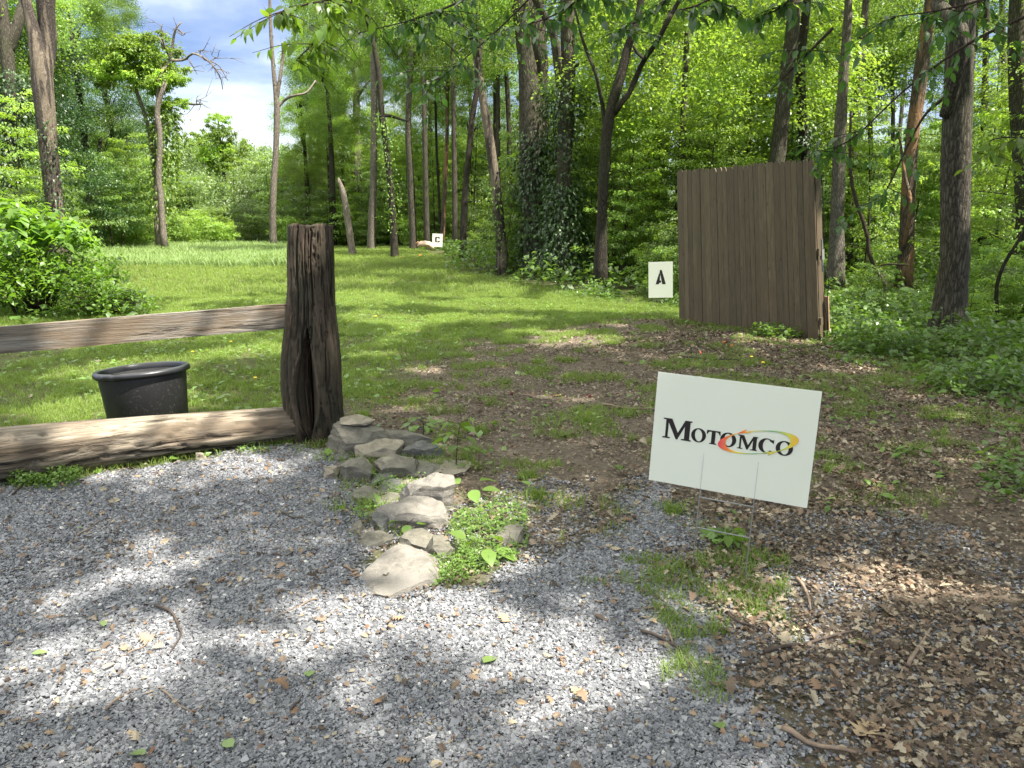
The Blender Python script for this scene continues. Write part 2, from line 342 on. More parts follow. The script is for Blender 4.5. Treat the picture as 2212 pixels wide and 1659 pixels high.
L.new(c, b.inputs['Base Color']); b.inputs['Roughness'].default_value = .95; b.inputs['Specular IOR Level'].default_value = .15
hm = N.new('ShaderNodeMath'); hm.operation = 'ADD'; L.new(n2_, hm.inputs[0]); L.new(n3_, hm.inputs[1]); bump(N, L, b, hm.outputs[0], .7, .02)
me = mesh_np('ground', np.stack([XX, YY, ZZ], -1).reshape(-1, 3), FF, {'gravel': g_.ravel(), 'dirt': d_.ravel(), 'forest': np.maximum(fo_, lf_).ravel()}, True, m)
tag(ob('ground', me), kind='structure')

# ------------------------------------------------------------------ stuff on the ground
def sample(n, u0, u1, v0, v1, near=None):
    """ground points, uniform per area over the box of world bounds of a picture region"""
    return None
def uni(n, x0, x1, y0, y1): return rng.uniform(x0, x1, n), rng.uniform(y0, y1, n)
def inview(X, Y, m=120, z=0):
    u, v = proj(X, Y, z); return (Y > .5) & (u > -m) & (u < 2212 + m) & (v < 1659 + 2 * m)
# gravel chips
def chip(seed):
    q = np.random.default_rng(seed)
    V = np.array([[x, y, z] for z in (-1, 1) for y in (-1, 1) for x in (-1, 1)], float) * [.5, .36, .17]
    V *= (1 + .5 * (q.random((8, 1)) - .5)); V += (q.random((8, 3)) - .5) * [.35, .3, .1]
    return V, np.array([[4, 5, 7, 6], [0, 1, 5, 4], [2, 6, 7, 3], [0, 4, 6, 2], [1, 3, 7, 5]])
chips = [chip(s) for s in range(9)]
X, Y = uni(1250000, -4.4, 2.2, 1.0, 6.2); k = inview(X, Y, 60); X, Y = X[k], Y[k]
g, d, fo, lf = zones(X, Y); keep = rng.random(len(X)) < np.clip(g * 1.05 - .45 * sstep(.56, .68, fbm(X, Y, 1.6, 77)), .0, 1) + .13 * (d > .3) * (Y < 4.5) * (fbm(X, Y, 2, 19) > .45)
X, Y = X[keep], Y[keep]; n = len(X)
S = np.clip(rng.lognormal(math.log(.0075), .38, n), .0035, .028)
Mx = rots(rng.uniform(0, 6.28, n), rng.normal(0, .35, n), rng.normal(0, .35, n))
tint = rng.random(n) ** 1.4; tint = np.where(rng.random(n) < .008, 1.0, tint * .70)
V, F, A = scatter(chips, Mx, np.stack([X, Y, H(X, Y) + .006 + .006 * rng.random(n)], -1), S, tint=tint)
m, nt, N, L, b = newmat('slate_chip'); r = ramp(N, [(0, (.10, .104, .112)), (.35, (.17, .175, .187)), (.6, (.225, .23, .243)), (.78, (.29, .288, .285)), (.9, (.34, .33, .315)), (1, (.50, .49, .47))])
L.new(attr(N, 'tint').outputs['Fac'], r.inputs[0]); L.new(r.outputs[0], b.inputs['Base Color']); b.inputs['Roughness'].default_value = .6; b.inputs['Specular IOR Level'].default_value = .4
tag(ob('gravel', mesh_np('gravel', V, F, A, False, m)), kind='stuff', label='grey slate gravel chips covering the drive in the foreground')

# dead leaves: lobed oak leaf and plain oval leaf
def oakleaf(seed, lobes=4):
    q = np.random.default_rng(seed); cx = []; n = lobes * 2 + 2
    ys = np.linspace(0, 1, n); w = np.array([.06] + [(.34 if k % 2 else .15) * (.75 + .5 * q.random()) * math.sin(math.pi * min(.95, .18 + .75 * k / n)) * 1.25 for k in range(1, n - 1)] + [.04])
    w2 = w * (.8 + .4 * q.random(n)); curl = q.uniform(-.5, .7); zz = .22 * np.sin(ys * math.pi) * q.uniform(-.6, 1)
    Lf = np.stack([-w, ys, zz + curl * w], -1); Ct = np.stack([0 * ys, ys, zz], -1); Rt = np.stack([w2, ys, zz + curl * w2], -1)
    V = np.concatenate([Lf, Ct, Rt]); V[:, 1] -= .5; i = np.arange(n - 1)
    return V, np.concatenate([np.stack([i, n + i, n + i + 1, i + 1], -1), np.stack([n + i, 2 * n + i, 2 * n + i + 1, n + i + 1], -1)])
def ovalleaf(seed=0, wd=.3, n=5, curl=.25, fold=.3):
    ys = np.linspace(0, 1, n); w = wd * np.sin(math.pi * ys ** .8) + .004; zz = -curl * ys ** 2
    Lf = np.stack([-w, ys, zz + fold * w], -1); Ct = np.stack([0 * ys, ys, zz], -1); Rt = np.stack([w, ys, zz + fold * w], -1)
    V = np.concatenate([Lf, Ct, Rt]); i = np.arange(n - 1)
    return V, np.concatenate([np.stack([i, n + i, n + i + 1, i + 1], -1), np.stack([n + i, 2 * n + i, 2 * n + i + 1, n + i + 1], -1)])
def diamond(wd=.3, fold=.25, curl=.15):
    V = np.array([[0, 0, 0], [-wd, .45, fold * wd], [0, 1, -curl], [wd, .45, fold * wd]]); return V, np.array([[0, 2, 1], [0, 3, 2]])
def diamond4(wd=.3, fold=.25, curl=.15):
    V = np.array([[0, 0, 0], [-wd, .4, fold * wd - .03], [0, 1, -curl], [wd, .4, fold * wd - .03], [0, .5, 0.0]]); return V, np.array([[0, 4, 1], [1, 4, 2], [0, 3, 4], [3, 2, 4]])
oaks = [oakleaf(s, 3 + s % 3) for s in range(6)] + [ovalleaf(s, .24 + .05 * s, 5, .3, .5) for s in range(2)]
oaks = [(v - [0, .5, 0] if i > 5 else v, f) for i, (v, f) in enumerate(oaks)]
X, Y = uni(700000, -6, 9, 1.0, 13); k = inview(X, Y, 60); X, Y = X[k], Y[k]; g, d, fo, lf = zones(X, Y)
patch = sstep(.38, .6, fbm(X, Y, 2.2, 41)); rightness = sstep(.1, 1.6, X - .25 * (Y - 2) + .5)
mound = np.exp(-(((X - 2.6) / 1.5) ** 2 + ((Y - 9.0) / 1.3) ** 2))
dens = .015 + d * (.05 + .25 * patch) * .6 + d * rightness * (.35 + .65 * patch) + .35 * d * (Y < 2.2) + mound * .9 + .08 * g * patch + fo * .22 * (Y < 11)
bare = np.exp(-(((X - 1.0) / 1.5) ** 2 + ((Y - 5.8) / 2.0) ** 2)); dens *= (1 - .6 * bare)
dens *= np.where(Y > 7, .45, .8); keep = rng.random(len(X)) < dens; X, Y = X[keep], Y[keep]; n = len(X)
S = rng.lognormal(math.log(.0155), .55, n).clip(.006, .055) * (1 + .03 * Y)
V, F, A = scatter(oaks, rots(rng.uniform(0, 6.28, n), rng.normal(0, .3, n), rng.normal(0, .35, n)), np.stack([X, Y, H(X, Y) + .008 + .02 * rng.random(n)], -1), S)
tag(ob('leaf_litter', mesh_np('leaf_litter', V, F, A, False, M_litter)), kind='stuff', label='dry brown oak leaves strewn over the dirt')

# crumbs, twigs and bark bits between the leaves
X, Y = uni(120000, -5, 7, 1.0, 9); k = inview(X, Y, 60); X, Y = X[k], Y[k]; g, d, fo, lf = zones(X, Y)
keep = rng.random(len(X)) < d * .8 + fo * .3 + .10 * g; X, Y = X[keep], Y[keep]; n = len(X)
tw_ = (np.array([[x, y, z] for z in (-.05, .05) for y in (-.5, .5) for x in (-.06, .06)]), np.array([[0, 2, 3, 1], [4, 5, 7, 6], [0, 1, 5, 4], [2, 6, 7, 3], [0, 4, 6, 2], [1, 3, 7, 5]]))
V, F, A = scatter([tw_, chips[0], chips[3]], rots(rng.uniform(0, 6.28, n), rng.normal(0, .2, n), rng.normal(0, .3, n)), np.stack([X, Y, H(X, Y) + .012 + .012 * rng.random(n)], -1), rng.uniform(.005, .016, n), which=rng.integers(1, 3, n))
tag(ob('twig_litter', mesh_np('twig_litter', V, F, A, False, M_litter)), kind='stuff', label='crumbled twigs and bark bits in the litter')

# sparse orange-brown leaf scraps and bits over the gravel
X, Y = uni(4200, -4.5, 2.2, 1.0, 5.5); k = inview(X, Y, 60) & (zones(X, Y)[0] > .4); X, Y = X[k], Y[k]; n = len(X)
V, F, A = scatter(oaks, rots(rng.uniform(0, 6.28, n), rng.normal(0, .3, n), rng.normal(0, .35, n)), np.stack([X, Y, H(X, Y) + .017], -1), rng.lognormal(math.log(.012), .5, n).clip(.006, .04))
M_scrap = leafmat('leaf_scrap', (.17, .10, .055), (.36, .26, .17), (1.2, 1.1, 1), fac=.1, rough=.7, spec=.2, objvar=0)
tag(ob('leaf_scraps', mesh_np('leaf_scraps', V, F, A, False, M_scrap)), kind='stuff', label='small orange-brown leaf scraps scattered on the gravel')

# grass tufts
def tuft(seed, nb, h, spread, wd):
    q = np.random.default_rng(seed); Vs = []; Fs = []; o = 0
    for k in range(nb):
        a = q.uniform(0, 6.28); l = h * q.uniform(.5, 1.1); bend = q.uniform(.15, .9) * l; bx, by = q.normal(0, spread, 2); w_ = wd * q.uniform(.6, 1.2)
        dx, dy = math.cos(a), math.sin(a); px, py = -dy * w_, dx * w_
        p0 = np.array([bx, by, -.005]); p1 = p0 + [dx * bend * .3, dy * bend * .3, l * .6]; p2 = p0 + [dx * bend, dy * bend, l * .95]
        Vs += [p0 - [px, py, 0], p0 + [px, py, 0], p1 + [px * .8, py * .8, 0], p1 - [px * .8, py * .8, 0], p2]
        Fs += [[o, o + 1, o + 2], [o, o + 2, o + 3], [o + 3, o + 2, o + 4]]; o += 5
    return np.array(Vs), np.array(Fs)
tu = [tuft(s, 9, 1., .35, .035) for s in range(6)]
def grass(name, X, Y, S, mat, label, hs=1.0):
    n = len(X); Mx = rots(rng.uniform(0, 6.28, n), rng.normal(0, .12, n), rng.normal(0, .12, n))
    S3 = np.stack([S, S, S * hs], -1); tint = np.clip(fbm(X, Y, .9, 5) * .7 + rng.random(n) * .5 - .1, 0, 1)
    V, F, A = scatter(tu, Mx, np.stack([X, Y, H(X, Y)], -1), S3, tint=tint)
    return tag(ob(name, mesh_np(name, V, F, A, False, mat)), kind='stuff', label=label)
polySignGrass = gp([(1430, 1190), (1600, 1200), (1700, 1260), (1720, 1380), (1600, 1420), (1540, 1500), (1440, 1380), (1390, 1330), (1370, 1240)])
X, Y = uni(230000, -9, 9, 3.3, 16.5); k = inview(X, Y, 60); X, Y = X[k], Y[k]; g, d, fo, lf = zones(X, Y)
cl = fbm(X, Y, 3.0, 51)
dens = (1 - g) * ((1 - d) * (.25 + .75 * sstep(.38, .6, cl)) * (1 - .9 * sstep(.60, .70, fbm(X, Y, 1.1, 57)) * (Y < 10)) + d * .9 * sstep(.50, .66, cl) * sstep(3.4, 4.2, Y)) * (1 - .75 * fo)
keep = rng.random(len(X)) < dens; X, Y = X[keep], Y[keep]
grass('lawn_grass', X, Y, rng.uniform(.025, .065, len(X)) * (1 + .02 * Y), M_grass, 'short green lawn grass in the clearing')
X, Y = uni(70000, -24, 8, 16, 46); k = inview(X, Y, 60); X, Y = X[k], Y[k]; g, d, fo, lf = zones(X, Y)
keep = rng.random(len(X)) < (1 - fo) * (1 - lf * .5); X, Y = X[keep], Y[keep]
grass('far_lawn_grass', X, Y, rng.uniform(.08, .15, len(X)), M_grass, 'short grass at the far end of the clearing')
X, Y = uni(60000, -24, -2.5, 24, 46); k = (sdist(polyFar, X, Y) + 2 * (fbm(X, Y, .5, 8) - .5) > 0) & inview(X, Y); X, Y = X[k], Y[k]
grass('tall_meadow_grass', X, Y, rng.uniform(.18, .36, len(X)) * (.6 + .9 * fbm(X, Y, .7, 44)), M_tall, 'tall pale feathery grass at the sunny far end of the clearing', 1.0)
X, Y = uni(26000, .2, 3.2, 1.6, 3.8); k = (sdist(polySignGrass, X, Y) + .5 * (fbm(X, Y, 5, 8) - .5) > 0) & (rng.random(len(X)) < sstep(.35, .6, fbm(X, Y, 7, 61))); X, Y = X[k], Y[k]
grass('sign_grass', X, Y, rng.uniform(.022, .055, len(X)), M_grass, 'patch of bright green grass growing in gravel below the sign')
# small tufts and clover-like broad leaves in lawn and dirt
X, Y = uni(60000, -9, 9, 3.4, 15); k = inview(X, Y, 60); X, Y = X[k], Y[k]; g, d, fo, lf = zones(X, Y)
keep = rng.random(len(X)) < (1 - g) * ((1 - d) * .45 + d * .35 * sstep(.5, .65, fbm(X, Y, 2, 71)) + fo * .4) * sstep(.4, .6, fbm(X, Y, 4, 72)); X, Y = X[keep], Y[keep]; n = len(X)
V, F, A = scatter([diamond4(.32), diamond4(.22)], rots(rng.uniform(0, 6.28, n), rng.uniform(-.2, .7, n), rng.normal(0, .3, n)), np.stack([X, Y, H(X, Y) + .005 + .04 * rng.random(n)], -1), rng.uniform(.03, .09, n))
tag(ob('lawn_weeds', mesh_np('lawn_weeds', V, F, A, False, M_weed)), kind='stuff', label='low broad-leaved weeds mixed into the lawn')
# forest ground cover
def cover(name, n0, x0, x1, y0, y1, s0, s1, hmax, mat, label, thr=.3, zone='f'):
    X, Y = uni(n0, x0, x1, y0, y1); k = inview(X, Y, 80); X, Y = X[k], Y[k]; g, d, fo, lf = zones(X, Y); f = fo if zone == 'f' else lf
    c = fbm(X, Y, 1.1, 91); pu, pv = proj(X, Y, H(X, Y)); keep = (rng.random(len(X)) < f * sstep(thr, thr + .2, c) * (1 - g)) & ~((pu > 915) & (pu < 962) & (Y < 36) & (Y > 15)) & ~((pu > 1392) & (pu < 1460) & (Y < 13.5) & (Y > 11)); X, Y = X[keep], Y[keep]; c = c[keep]; n = len(X)
    hh = hmax * sstep(thr, .8, c) * rng.random(n) ** .7 * (.4 + .6 * f[keep])
    V, F, A = scatter([diamond4(.34), diamond4(.42, .1, .2), diamond4(.25)], rots(rng.uniform(0, 6.28, n), rng.normal(-.1, .5, n), rng.normal(0, .4, n)), np.stack([X, Y, H(X, Y) + .02 + hh], -1), rng.uniform(s0, s1, n))
    return tag(ob(name, mesh_np(name, V, F, A, False, mat)), kind='stuff', label=label)
cover('forest_ground_cover', 130000, -3, 13, 5.5, 17, .04, .10, .45, M_cover, 'low leafy ground cover along the forest edge', .32)
cover('deep_ground_cover', 90000, -20, 26, 17, 46, .10, .22, .8, M_cover, 'leafy ground cover under the trees further back', .2)
cover('left_ground_cover', 40000, -26, -5, 9, 42, .08, .18, .8, M_cover, 'leafy undergrowth at the left edge of the clearing', .2, 'l')

exec_marker = True
# ------------------------------------------------------------------ tree meshes (shared)
dl4 = [diamond4(.28, .3, .2), diamond4(.34, .15, .3), diamond4(.24, .35, .1)]
dl2 = [diamond(.3), diamond(.36, .1), diamond(.25, .4)]
def crown_mesh(name, seed, Rr, Hh, nclump, nleaf, ls, mat, clump=.75, protos=dl2, hollow=.35, flat=.6):
    q = np.random.default_rng(seed); d = q.normal(size=(nclump, 3)); d /= np.linalg.norm(d, axis=1)[:, None]
    r = (hollow + (1 - hollow) * q.random(nclump)) ** .6; c = d * r[:, None] * [Rr, Rr, Hh]; c[:, 2] -= .12 * (c[:, 0] ** 2 + c[:, 1] ** 2) / Rr
    sz = clump * q.uniform(.5, 1.4, nclump); w_ = q.integers(0, nclump, nleaf); p = q.normal(size=(nleaf, 3)) * sz[w_][:, None] * [.6, .6, .6 * flat] + c[w_]
    ct = q.random(nclump); n = nleaf
    T = np.clip(ct[w_] * .6 + q.random(n) * .4, 0, 1)
    V, F, A = scatter(protos, rots(q.uniform(0, 6.28, n), q.normal(-.4, .6, n), q.normal(0, .6, n)), p, ls * q.uniform(.6, 1.3, n), tint=T)
    return mesh_np(name, V, F, A, False, mat), c
def spray_mesh(name, seed, height, nbr, blen, nl, ls, mat, z0=.8, protos=dl4, conic=.5):
    """understorey tree: tiers of flat leafy sprays; returns foliage mesh and stem mesh"""
    q = np.random.default_rng(seed); mb = MB(); Pp = []; Yw = []; Tt = []
    lean = q.normal(0, .25, 2); top = np.array([lean[0], lean[1], height])
    st = curve([[0, 0, -.1], [lean[0] * .2 + q.normal(0, .08), lean[1] * .3, height * .4], top], 10); mb.tube(st, np.linspace(.012 * height ** .8 + .008, .006, 10), 6)
    for k in range(nbr):
        f = z0 / height + (1 - z0 / height) * (k + q.random()) / nbr; z = height * min(f, .98); base = np.array([np.interp(z, st[:, 2], st[:, 0]), np.interp(z, st[:, 2], st[:, 1]), z])
        a = k * 2.4 + q.uniform(-.5, .5); l = blen * (1 - conic * f) * q.uniform(.6, 1.2); up = q.uniform(.05, .5)
        e = base + [math.cos(a) * l, math.sin(a) * l, l * up * .5]; mid = base + [math.cos(a) * l * .5, math.sin(a) * l * .5, l * up * .5]
        br = curve([base, mid, e], 7); mb.tube(br, np.linspace(.006 + .004 * l, .002, 7), 4)
        t = q.random(nl) ** .7; bp = np.stack([np.interp(t, np.linspace(0, 1, 7), br[:, j]) for j in range(3)], -1)
        sd_ = np.where(q.random(nl) < .5, 1, -1); off = q.random(nl) ** .6 * l * .42 * np.sin(math.pi * (.15 + .8 * t))
        pn = np.array([-math.sin(a), math.cos(a), 0]); p = bp + pn * (sd_ * off)[:, None]; p[:, 2] += q.normal(0, .05, nl) - .12 * off
        Pp.append(p); Yw.append(a - math.pi / 2 + sd_ * q.uniform(.3, 1.2, nl)); Tt.append(np.clip(q.random() * .5 + q.random(nl) * .5, 0, 1))
    Pp = np.concatenate(Pp); n = len(Pp)
    V, F, A = scatter(protos, rots(np.concatenate(Yw), q.normal(-.3, .3, n), q.normal(0, .3, n)), Pp, ls * q.uniform(.6, 1.3, n), tint=np.concatenate(Tt))
    return mesh_np(name, V, F, A, False, mat), mb.mesh(name + '_stem', M_twig, True)
SPR = [spray_mesh('sapling_foliage', 100 + k, [5.5, 4.2, 6.5, 3.4][k], [26, 20, 30, 18][k], [2.2, 1.9, 2.5, 1.5][k], 230, .09, [M_leafb, M_leaf, M_leafb, M_leaf][k]) for k in range(4)]
SHR = [spray_mesh('shrub_foliage', 200 + k, [1.6, 2.2, 1.2][k], 26, [1.1, 1.3, .9][k], 160, .08, [M_leafb, M_leaf, M_leafb][k], .1, dl4, .35) for k in range(3)]
CRW = [crown_mesh('crown', 300 + k, 3.6, 2.8, 80, 20000, .12, [M_leaf, M_leafb, M_leaf, M_leafd][k]) for k in range(4)]
FAR = [crown_mesh('far_crown', 400 + k, 3.0, 3.2, 80, 15000, .18, M_leaff, .8, dl2, .2, .6) for k in range(3)]
BCR = [crown_mesh('leafy_bough', 450 + k, 1.5, .55, 26, 2300, .15, M_leafb, .26, dl4, .15, .6) for k in range(2)]
def drape(name, pts, rad, n, ls, mat, seed=0, hang=.0, spread=.2):
    """leaves hugging a stem"""
    q = np.random.default_rng(seed); c = curve(pts, 30); t = q.random(n); ii = t * 29
    base = np.stack([np.interp(ii, np.arange(30), c[:, j]) for j in range(3)], -1); rr = np.interp(t, np.linspace(0, 1, len(rad)), rad)
    a = q.uniform(0, 6.28, n); r = rr + np.abs(q.normal(0, spread, n)); p = base + np.stack([np.cos(a) * r, np.sin(a) * r, q.normal(0, .1, n)], -1)
    V, F, A = scatter(dl4, rots(a - math.pi / 2, q.normal(-.9, .5, n), q.normal(0, .4, n)), p, ls * q.uniform(.6, 1.3, n))
    return mesh_np(name, V, F, A, False, mat)

def tree(name, d, stems, mat, label, crowns=(), ivy=None, group=None, cat='tree', limbs=True, seed=0, sub=14):
    """stems: list of [(u,v,width_px),...] at forward distance d, first stem starts at the ground"""
    u0, v0, w0 = stems[0][0]; base = P(u0, v0, d); gz = float(H(base[0], base[1])); base = np.array([base[0], d, gz])
    t = thing(name, base, label, cat, group); mb = MB(); first = None
    for k, s in enumerate(stems):
        pts = [P(u, v, d) for u, v, _ in s]; ws = [w_ / FPX * d / cT * .5 for _, _, w_ in s]
        q = np.random.default_rng(seed * 31 + k)
        for j in range(1, len(pts)): pts[j] = pts[j] + [0, (.0 if k == 0 else 1) * q.normal(0, .25), 0]
        if k == 0:
            if pts[0][2] > gz - .1:
                pts = [np.array([pts[0][0], pts[0][1], gz - .15])] + pts; ws = [ws[0] * 1.25] + ws
            tp = pts[-1] - pts[-2]; tp = tp / max(1e-6, abs(tp[2])) * 1.0
            if s[-1][1] <= 5: pts.append(pts[-1] + tp * 3.5); ws.append(ws[-1] * .6)
            first = (pts, ws)
        c = curve(pts, sub); wr = np.interp(np.linspace(0, len(ws) - 1, sub), np.arange(len(ws)), ws)
        c = c - base; mb.tube(c, wr, 14 if ws[0] > .05 else 6, .14, seed + k)
        if not limbs and mat in (M_dead,):
            for _ in range(4 if k else 3):
                i_ = int(q.integers(sub // 2 if k == 0 else 3, sub)); L_ = q.uniform(.25, .9) * (1.2 if k else .7); e_ = c[i_] + q.normal(0, .5, 3) * L_ * [1, .6, .9]; m_ = (c[i_] + e_) / 2 + q.normal(0, .08, 3)
                mb.tube(curve([c[i_], m_, e_], 6), np.linspace(.016, .005, 6), 4)
                if q.random() < .6: e2 = e_ + q.normal(0, .22, 3); mb.tube([m_, (m_ + e2) / 2, e2], [.012, .009, .005], 4)
    ob('trunk', mb.mesh('trunk', mat, True), t)
    if limbs:
        mb2 = MB(); q = np.random.default_rng(seed + 5)
        for (cx_, cy_, cz_, s_, kk) in crowns:
            cc = np.array([cx_, cy_, cz_])
            tr = np.array(first[0]); j = int(np.argmin(np.abs(tr[:, 2] - (cc[2] - 1.5)))); st = tr[j] - base
            for kx in range(5):
                e = cc + q.normal(0, 1.0 * s_, 3) * [1.6, 1.6, .8]; mb2.tube(curve([st, (st + e) / 2 + [0, 0, .4], e], 7), np.linspace(.07 * s_ * q.uniform(.5, 1), .012, 7), 5)
        if len(crowns): ob('limbs', mb2.mesh('limbs', mat, True), t)
    for (cx_, cy_, cz_, s_, kk) in crowns:
        me = (CRW + FAR + BCR)[kk][0]; c = ob('crown', me, t, (cx_, cy_, cz_)); c.scale = (s_,) * 3; c.rotation_euler = (0, 0, random.uniform(0, 6.28))
    if ivy:
        for (pts, rad, n, ls, mt) in ivy:
            pp = [P(u, v, d) - base for u, v in pts]; ob('ivy', drape('ivy', pp, rad, n, ls, mt, seed), t)
    return t
# ------------------------------------------------------------------ the trees one can tell apart
def cr_at(u, v, d, s, k): p = P(u, v, d); return (p[0], p[1], p[2], s, k)
def rel(t_base, cs): return cs
def T(name, d, stems, mat, label, crowns=(), ivy=None, **kw):
    u0, v0, w0 = stems[0][0]; b = P(u0, v0, d); gz = float(H(b[0], b[1])); base = np.array([b[0], d, gz])
    cs = []
    for (u, v, dd, s, k) in crowns:
        p = P(u, v, d + dd) - base; cs.append((p[0], p[1], p[2], s, k))
    return tree(name, d, stems, mat, label, cs, ivy, **kw)
T('oak_tree', 23, [[(125, 515, 36), (118, 440, 31), (106, 350, 32), (93, 200, 40), (84, 120, 32), (66, 40, 20), (55, 0, 18)], [(90, 190, 34), (93, 90, 33), (91, 0, 34), (96, -120, 26)]], M_barks,
  'large forked trunk with stripped bark and a bare pale strip behind the leafy shrub', ivy=[([(128, 500), (120, 380), (108, 250)], [.25, .25], 900, .10, M_ivy)], seed=1)
T('oak_tree', 28, [[(28, 500, 28), (24, 350, 26), (22, 200, 24), (15, 100, 26), (2, 0, 20)], [(18, 110, 20), (34, 40, 20), (42, -60, 16)]], M_bark,
  'ivy-covered forked tree at the far left edge of the picture', ivy=[([(28, 500), (24, 300), (24, 160)], [.5, .45], 4200, .15, M_ivy)], crowns=[(-60, 30, 2, .9, 2), (30, 120, 5, .7, 3)], seed=2)
T('dead_tree', 34, [[(350, 470, 12), (347, 420, 11), (342, 380, 12), (346, 298, 10), (339, 245, 11), (346, 212, 9), (357, 178, 7)]], M_dead,
  'dead trunk with a broken top and bare pale wood standing before the far thicket', limbs=False, seed=3)
T('maple_tree', 36, [[(338, 480, 9), (334, 380, 8), (324, 291, 7), (307, 231, 7), (291, 185, 6), (284, 149, 5)],
   [(334, 370, 6), (352, 250, 6), (360, 170, 5), (368, 132, 6), (377, 83, 5), (386, 62, 4), (395, 50, 2.5)], [(368, 125, 5), (360, 110, 5), (348, 90, 4), (331, 74, 3)], [(360, 112, 4), (357, 80, 3), (361, 57, 2)],
   [(369, 131, 6), (397, 128, 5), (426, 120, 4), (456, 136, 3.4), (473, 165, 2.5), (474, 190, 1.5)], [(430, 121, 3), (434, 108, 2), (448, 118, 1.2)], [(440, 128, 3), (470, 140, 2), (488, 172, 1.2)], [(410, 128, 2), (416, 142, 1.6), (420, 158, 1)],
   [(350, 222, 6), (387, 222, 5), (418, 225, 4), (446, 228, 2)], [(425, 225, 2), (433, 219, 1.4), (449, 220, 1)], [(384, 63, 3), (392, 70, 2), (399, 72, 1.4)], [(452, 133, 2), (462, 125, 1.2), (470, 122, .8)], [(466, 150, 2), (480, 150, 1.2), (486, 158, .8)]], M_dead,
  'half-dead maple with bare grey limbs reaching over the clouds and one green leafy side', limbs=False, seed=4,
  crowns=[(300, 120, 0, .95, 7), (255, 105, 0, .85, 8), (290, 85, .5, .7, 8), (230, 125, .4, .7, 7), (325, 130, .6, .7, 7), (340, 185, -.4, .6, 8), (348, 150, 1, .9, 8), (275, 160, 1, 1.1, 7), (325, 95, 0, .9, 7), (372, 170, 0, .55, 8), (378, 222, 0, .5, 7), (240, 150, 0, .9, 8), (350, 240, .5, .55, 7), (310, 165, -.5, .9, 8)], ivy=[([(352, 470), (358, 330), (355, 240)], [.5, .35], 1500, .2, M_leafb)])
T('dead_tree', 38, [[(590, 500, 14), (590, 417, 14), (596, 331, 12), (598, 264, 12), (598, 215, 12), (592, 165, 9), (585, 66, 7), (583, 0, 6), (582, -60, 4)], [(598, 215, 8), (604, 178, 7), (611, 120, 6), (613, 95, 4)],
   [(600, 232, 6), (614, 216, 5), (636, 209, 5), (663, 200, 4), (676, 170, 3)]], M_dead, 'tall bare forked dead tree at the right side of the open sky', limbs=False, seed=5)
T('dead_tree', 33, [[(760, 538, 15), (752, 480, 14), (742, 420, 12), (733, 392, 8), (731, 384, 3)]], M_dead, 'short leaning broken snag to the left of the thin dark trunk', limbs=False, seed=6)
T('forest_tree', 48, [[(775, 480, 17), (772, 364, 15), (770, 240, 15), (767, 150, 13), (772, 60, 9)], [(770, 200, 8), (752, 190, 7), (738, 172, 5)], [(771, 210, 7), (790, 190, 5), (800, 172, 4)]], M_barkl, 'pale grey forked tree standing deep behind the leaning snag', crowns=[(760, 60, 0, .8, 2), (820, 110, 2, .7, 0)], seed=7)
T('forest_tree', 38, [[(803, 520, 17), (806, 430, 15), (808, 364, 14), (809, 218, 14), (806, 80, 12), (804, 0, 11)]], M_barkl, 'straight grey-brown trunk left of the thin dark ivy-flecked trunk', crowns=[(850, 0, 3, .8, 0)], seed=8)
T('forest_tree', 31, [[(852, 546, 16), (848, 450, 13), (840, 364, 13), (832, 300, 12), (825, 255, 12), (820, 180, 12), (814, 130, 11), (806, 91, 10), (795, 50, 9), (780, -10, 7)], [(826, 250, 7), (840, 248, 6), (855, 252, 5), (880, 262, 4)]], M_barkd,
  'thin dark leaning trunk at the edge of the lawn with small ivy leaves', ivy=[([(850, 500), (838, 330), (826, 250)], [.12, .1], 900, .09, M_leaf)], crowns=[(740, -60, 0, .7, 0)], seed=9)
T('forest_tree', 37, [[(893, 520, 16), (889, 430, 15), (886, 364, 14), (881, 273, 12), (886, 160, 11), (895, 60, 10), (900, -10, 9)]], M_bark, 'brown trunk midway between the thin dark trunk and letter C sign', crowns=[(930, 40, 3, .8, 2), (860, 150, 4, .5, 1)], seed=10)
T('forest_tree', 40, [[(955, 525, 10), (959, 450, 9), (962, 380, 9), (965, 320, 8), (966, 200, 7), (960, 60, 6)]], M_barkr, 'slim tan trunk rising directly behind the letter C sign', crowns=[(970, 120, 3, .7, 1)], seed=11)
T('forest_tree', 42, [[(952, 525, 6), (950, 466, 5), (946, 380, 5), (943, 320, 5), (940, 180, 4)]], M_barkd, 'very thin dark trunk crossing the slim tan trunk behind letter C', crowns=[(920, 190, 4, .6, 0)], seed=12)
T('forest_tree', 38, [[(981, 520, 9), (981, 430, 8), (980, 302, 8), (978, 180, 7), (970, 40, 6)]], M_barkd, 'straight dark thin trunk to the right of the letter C sign', crowns=[(1010, 60, 3, .8, 0)], seed=13)
T('forest_tree', 30, [[(1000, 520, 15), (1003, 447, 13), (1008, 380, 12), (1013, 330, 12), (1021, 247, 11), (1031, 190, 10), (1040, 80, 8)]], M_barkd, 'dark trunk leaning right between letter C sign and the twin oaks', crowns=[(990, 90, 2, .6, 2)], seed=14)
T('forest_tree', 23, [[(1084, 540, 24), (1078, 470, 20), (1072, 400, 19), (1060, 320, 19), (1052, 265, 18), (1043, 215, 15), (1030, 120, 12), (1012, 0, 9)]], M_barks, 'left-leaning trunk with a bare stripped patch beside the big oaks', crowns=[(1000, -60, 0, .6, 0)], ivy=[([(1084, 540), (1074, 400)], [.2, .15], 500, .09, M_leaf)], seed=15)
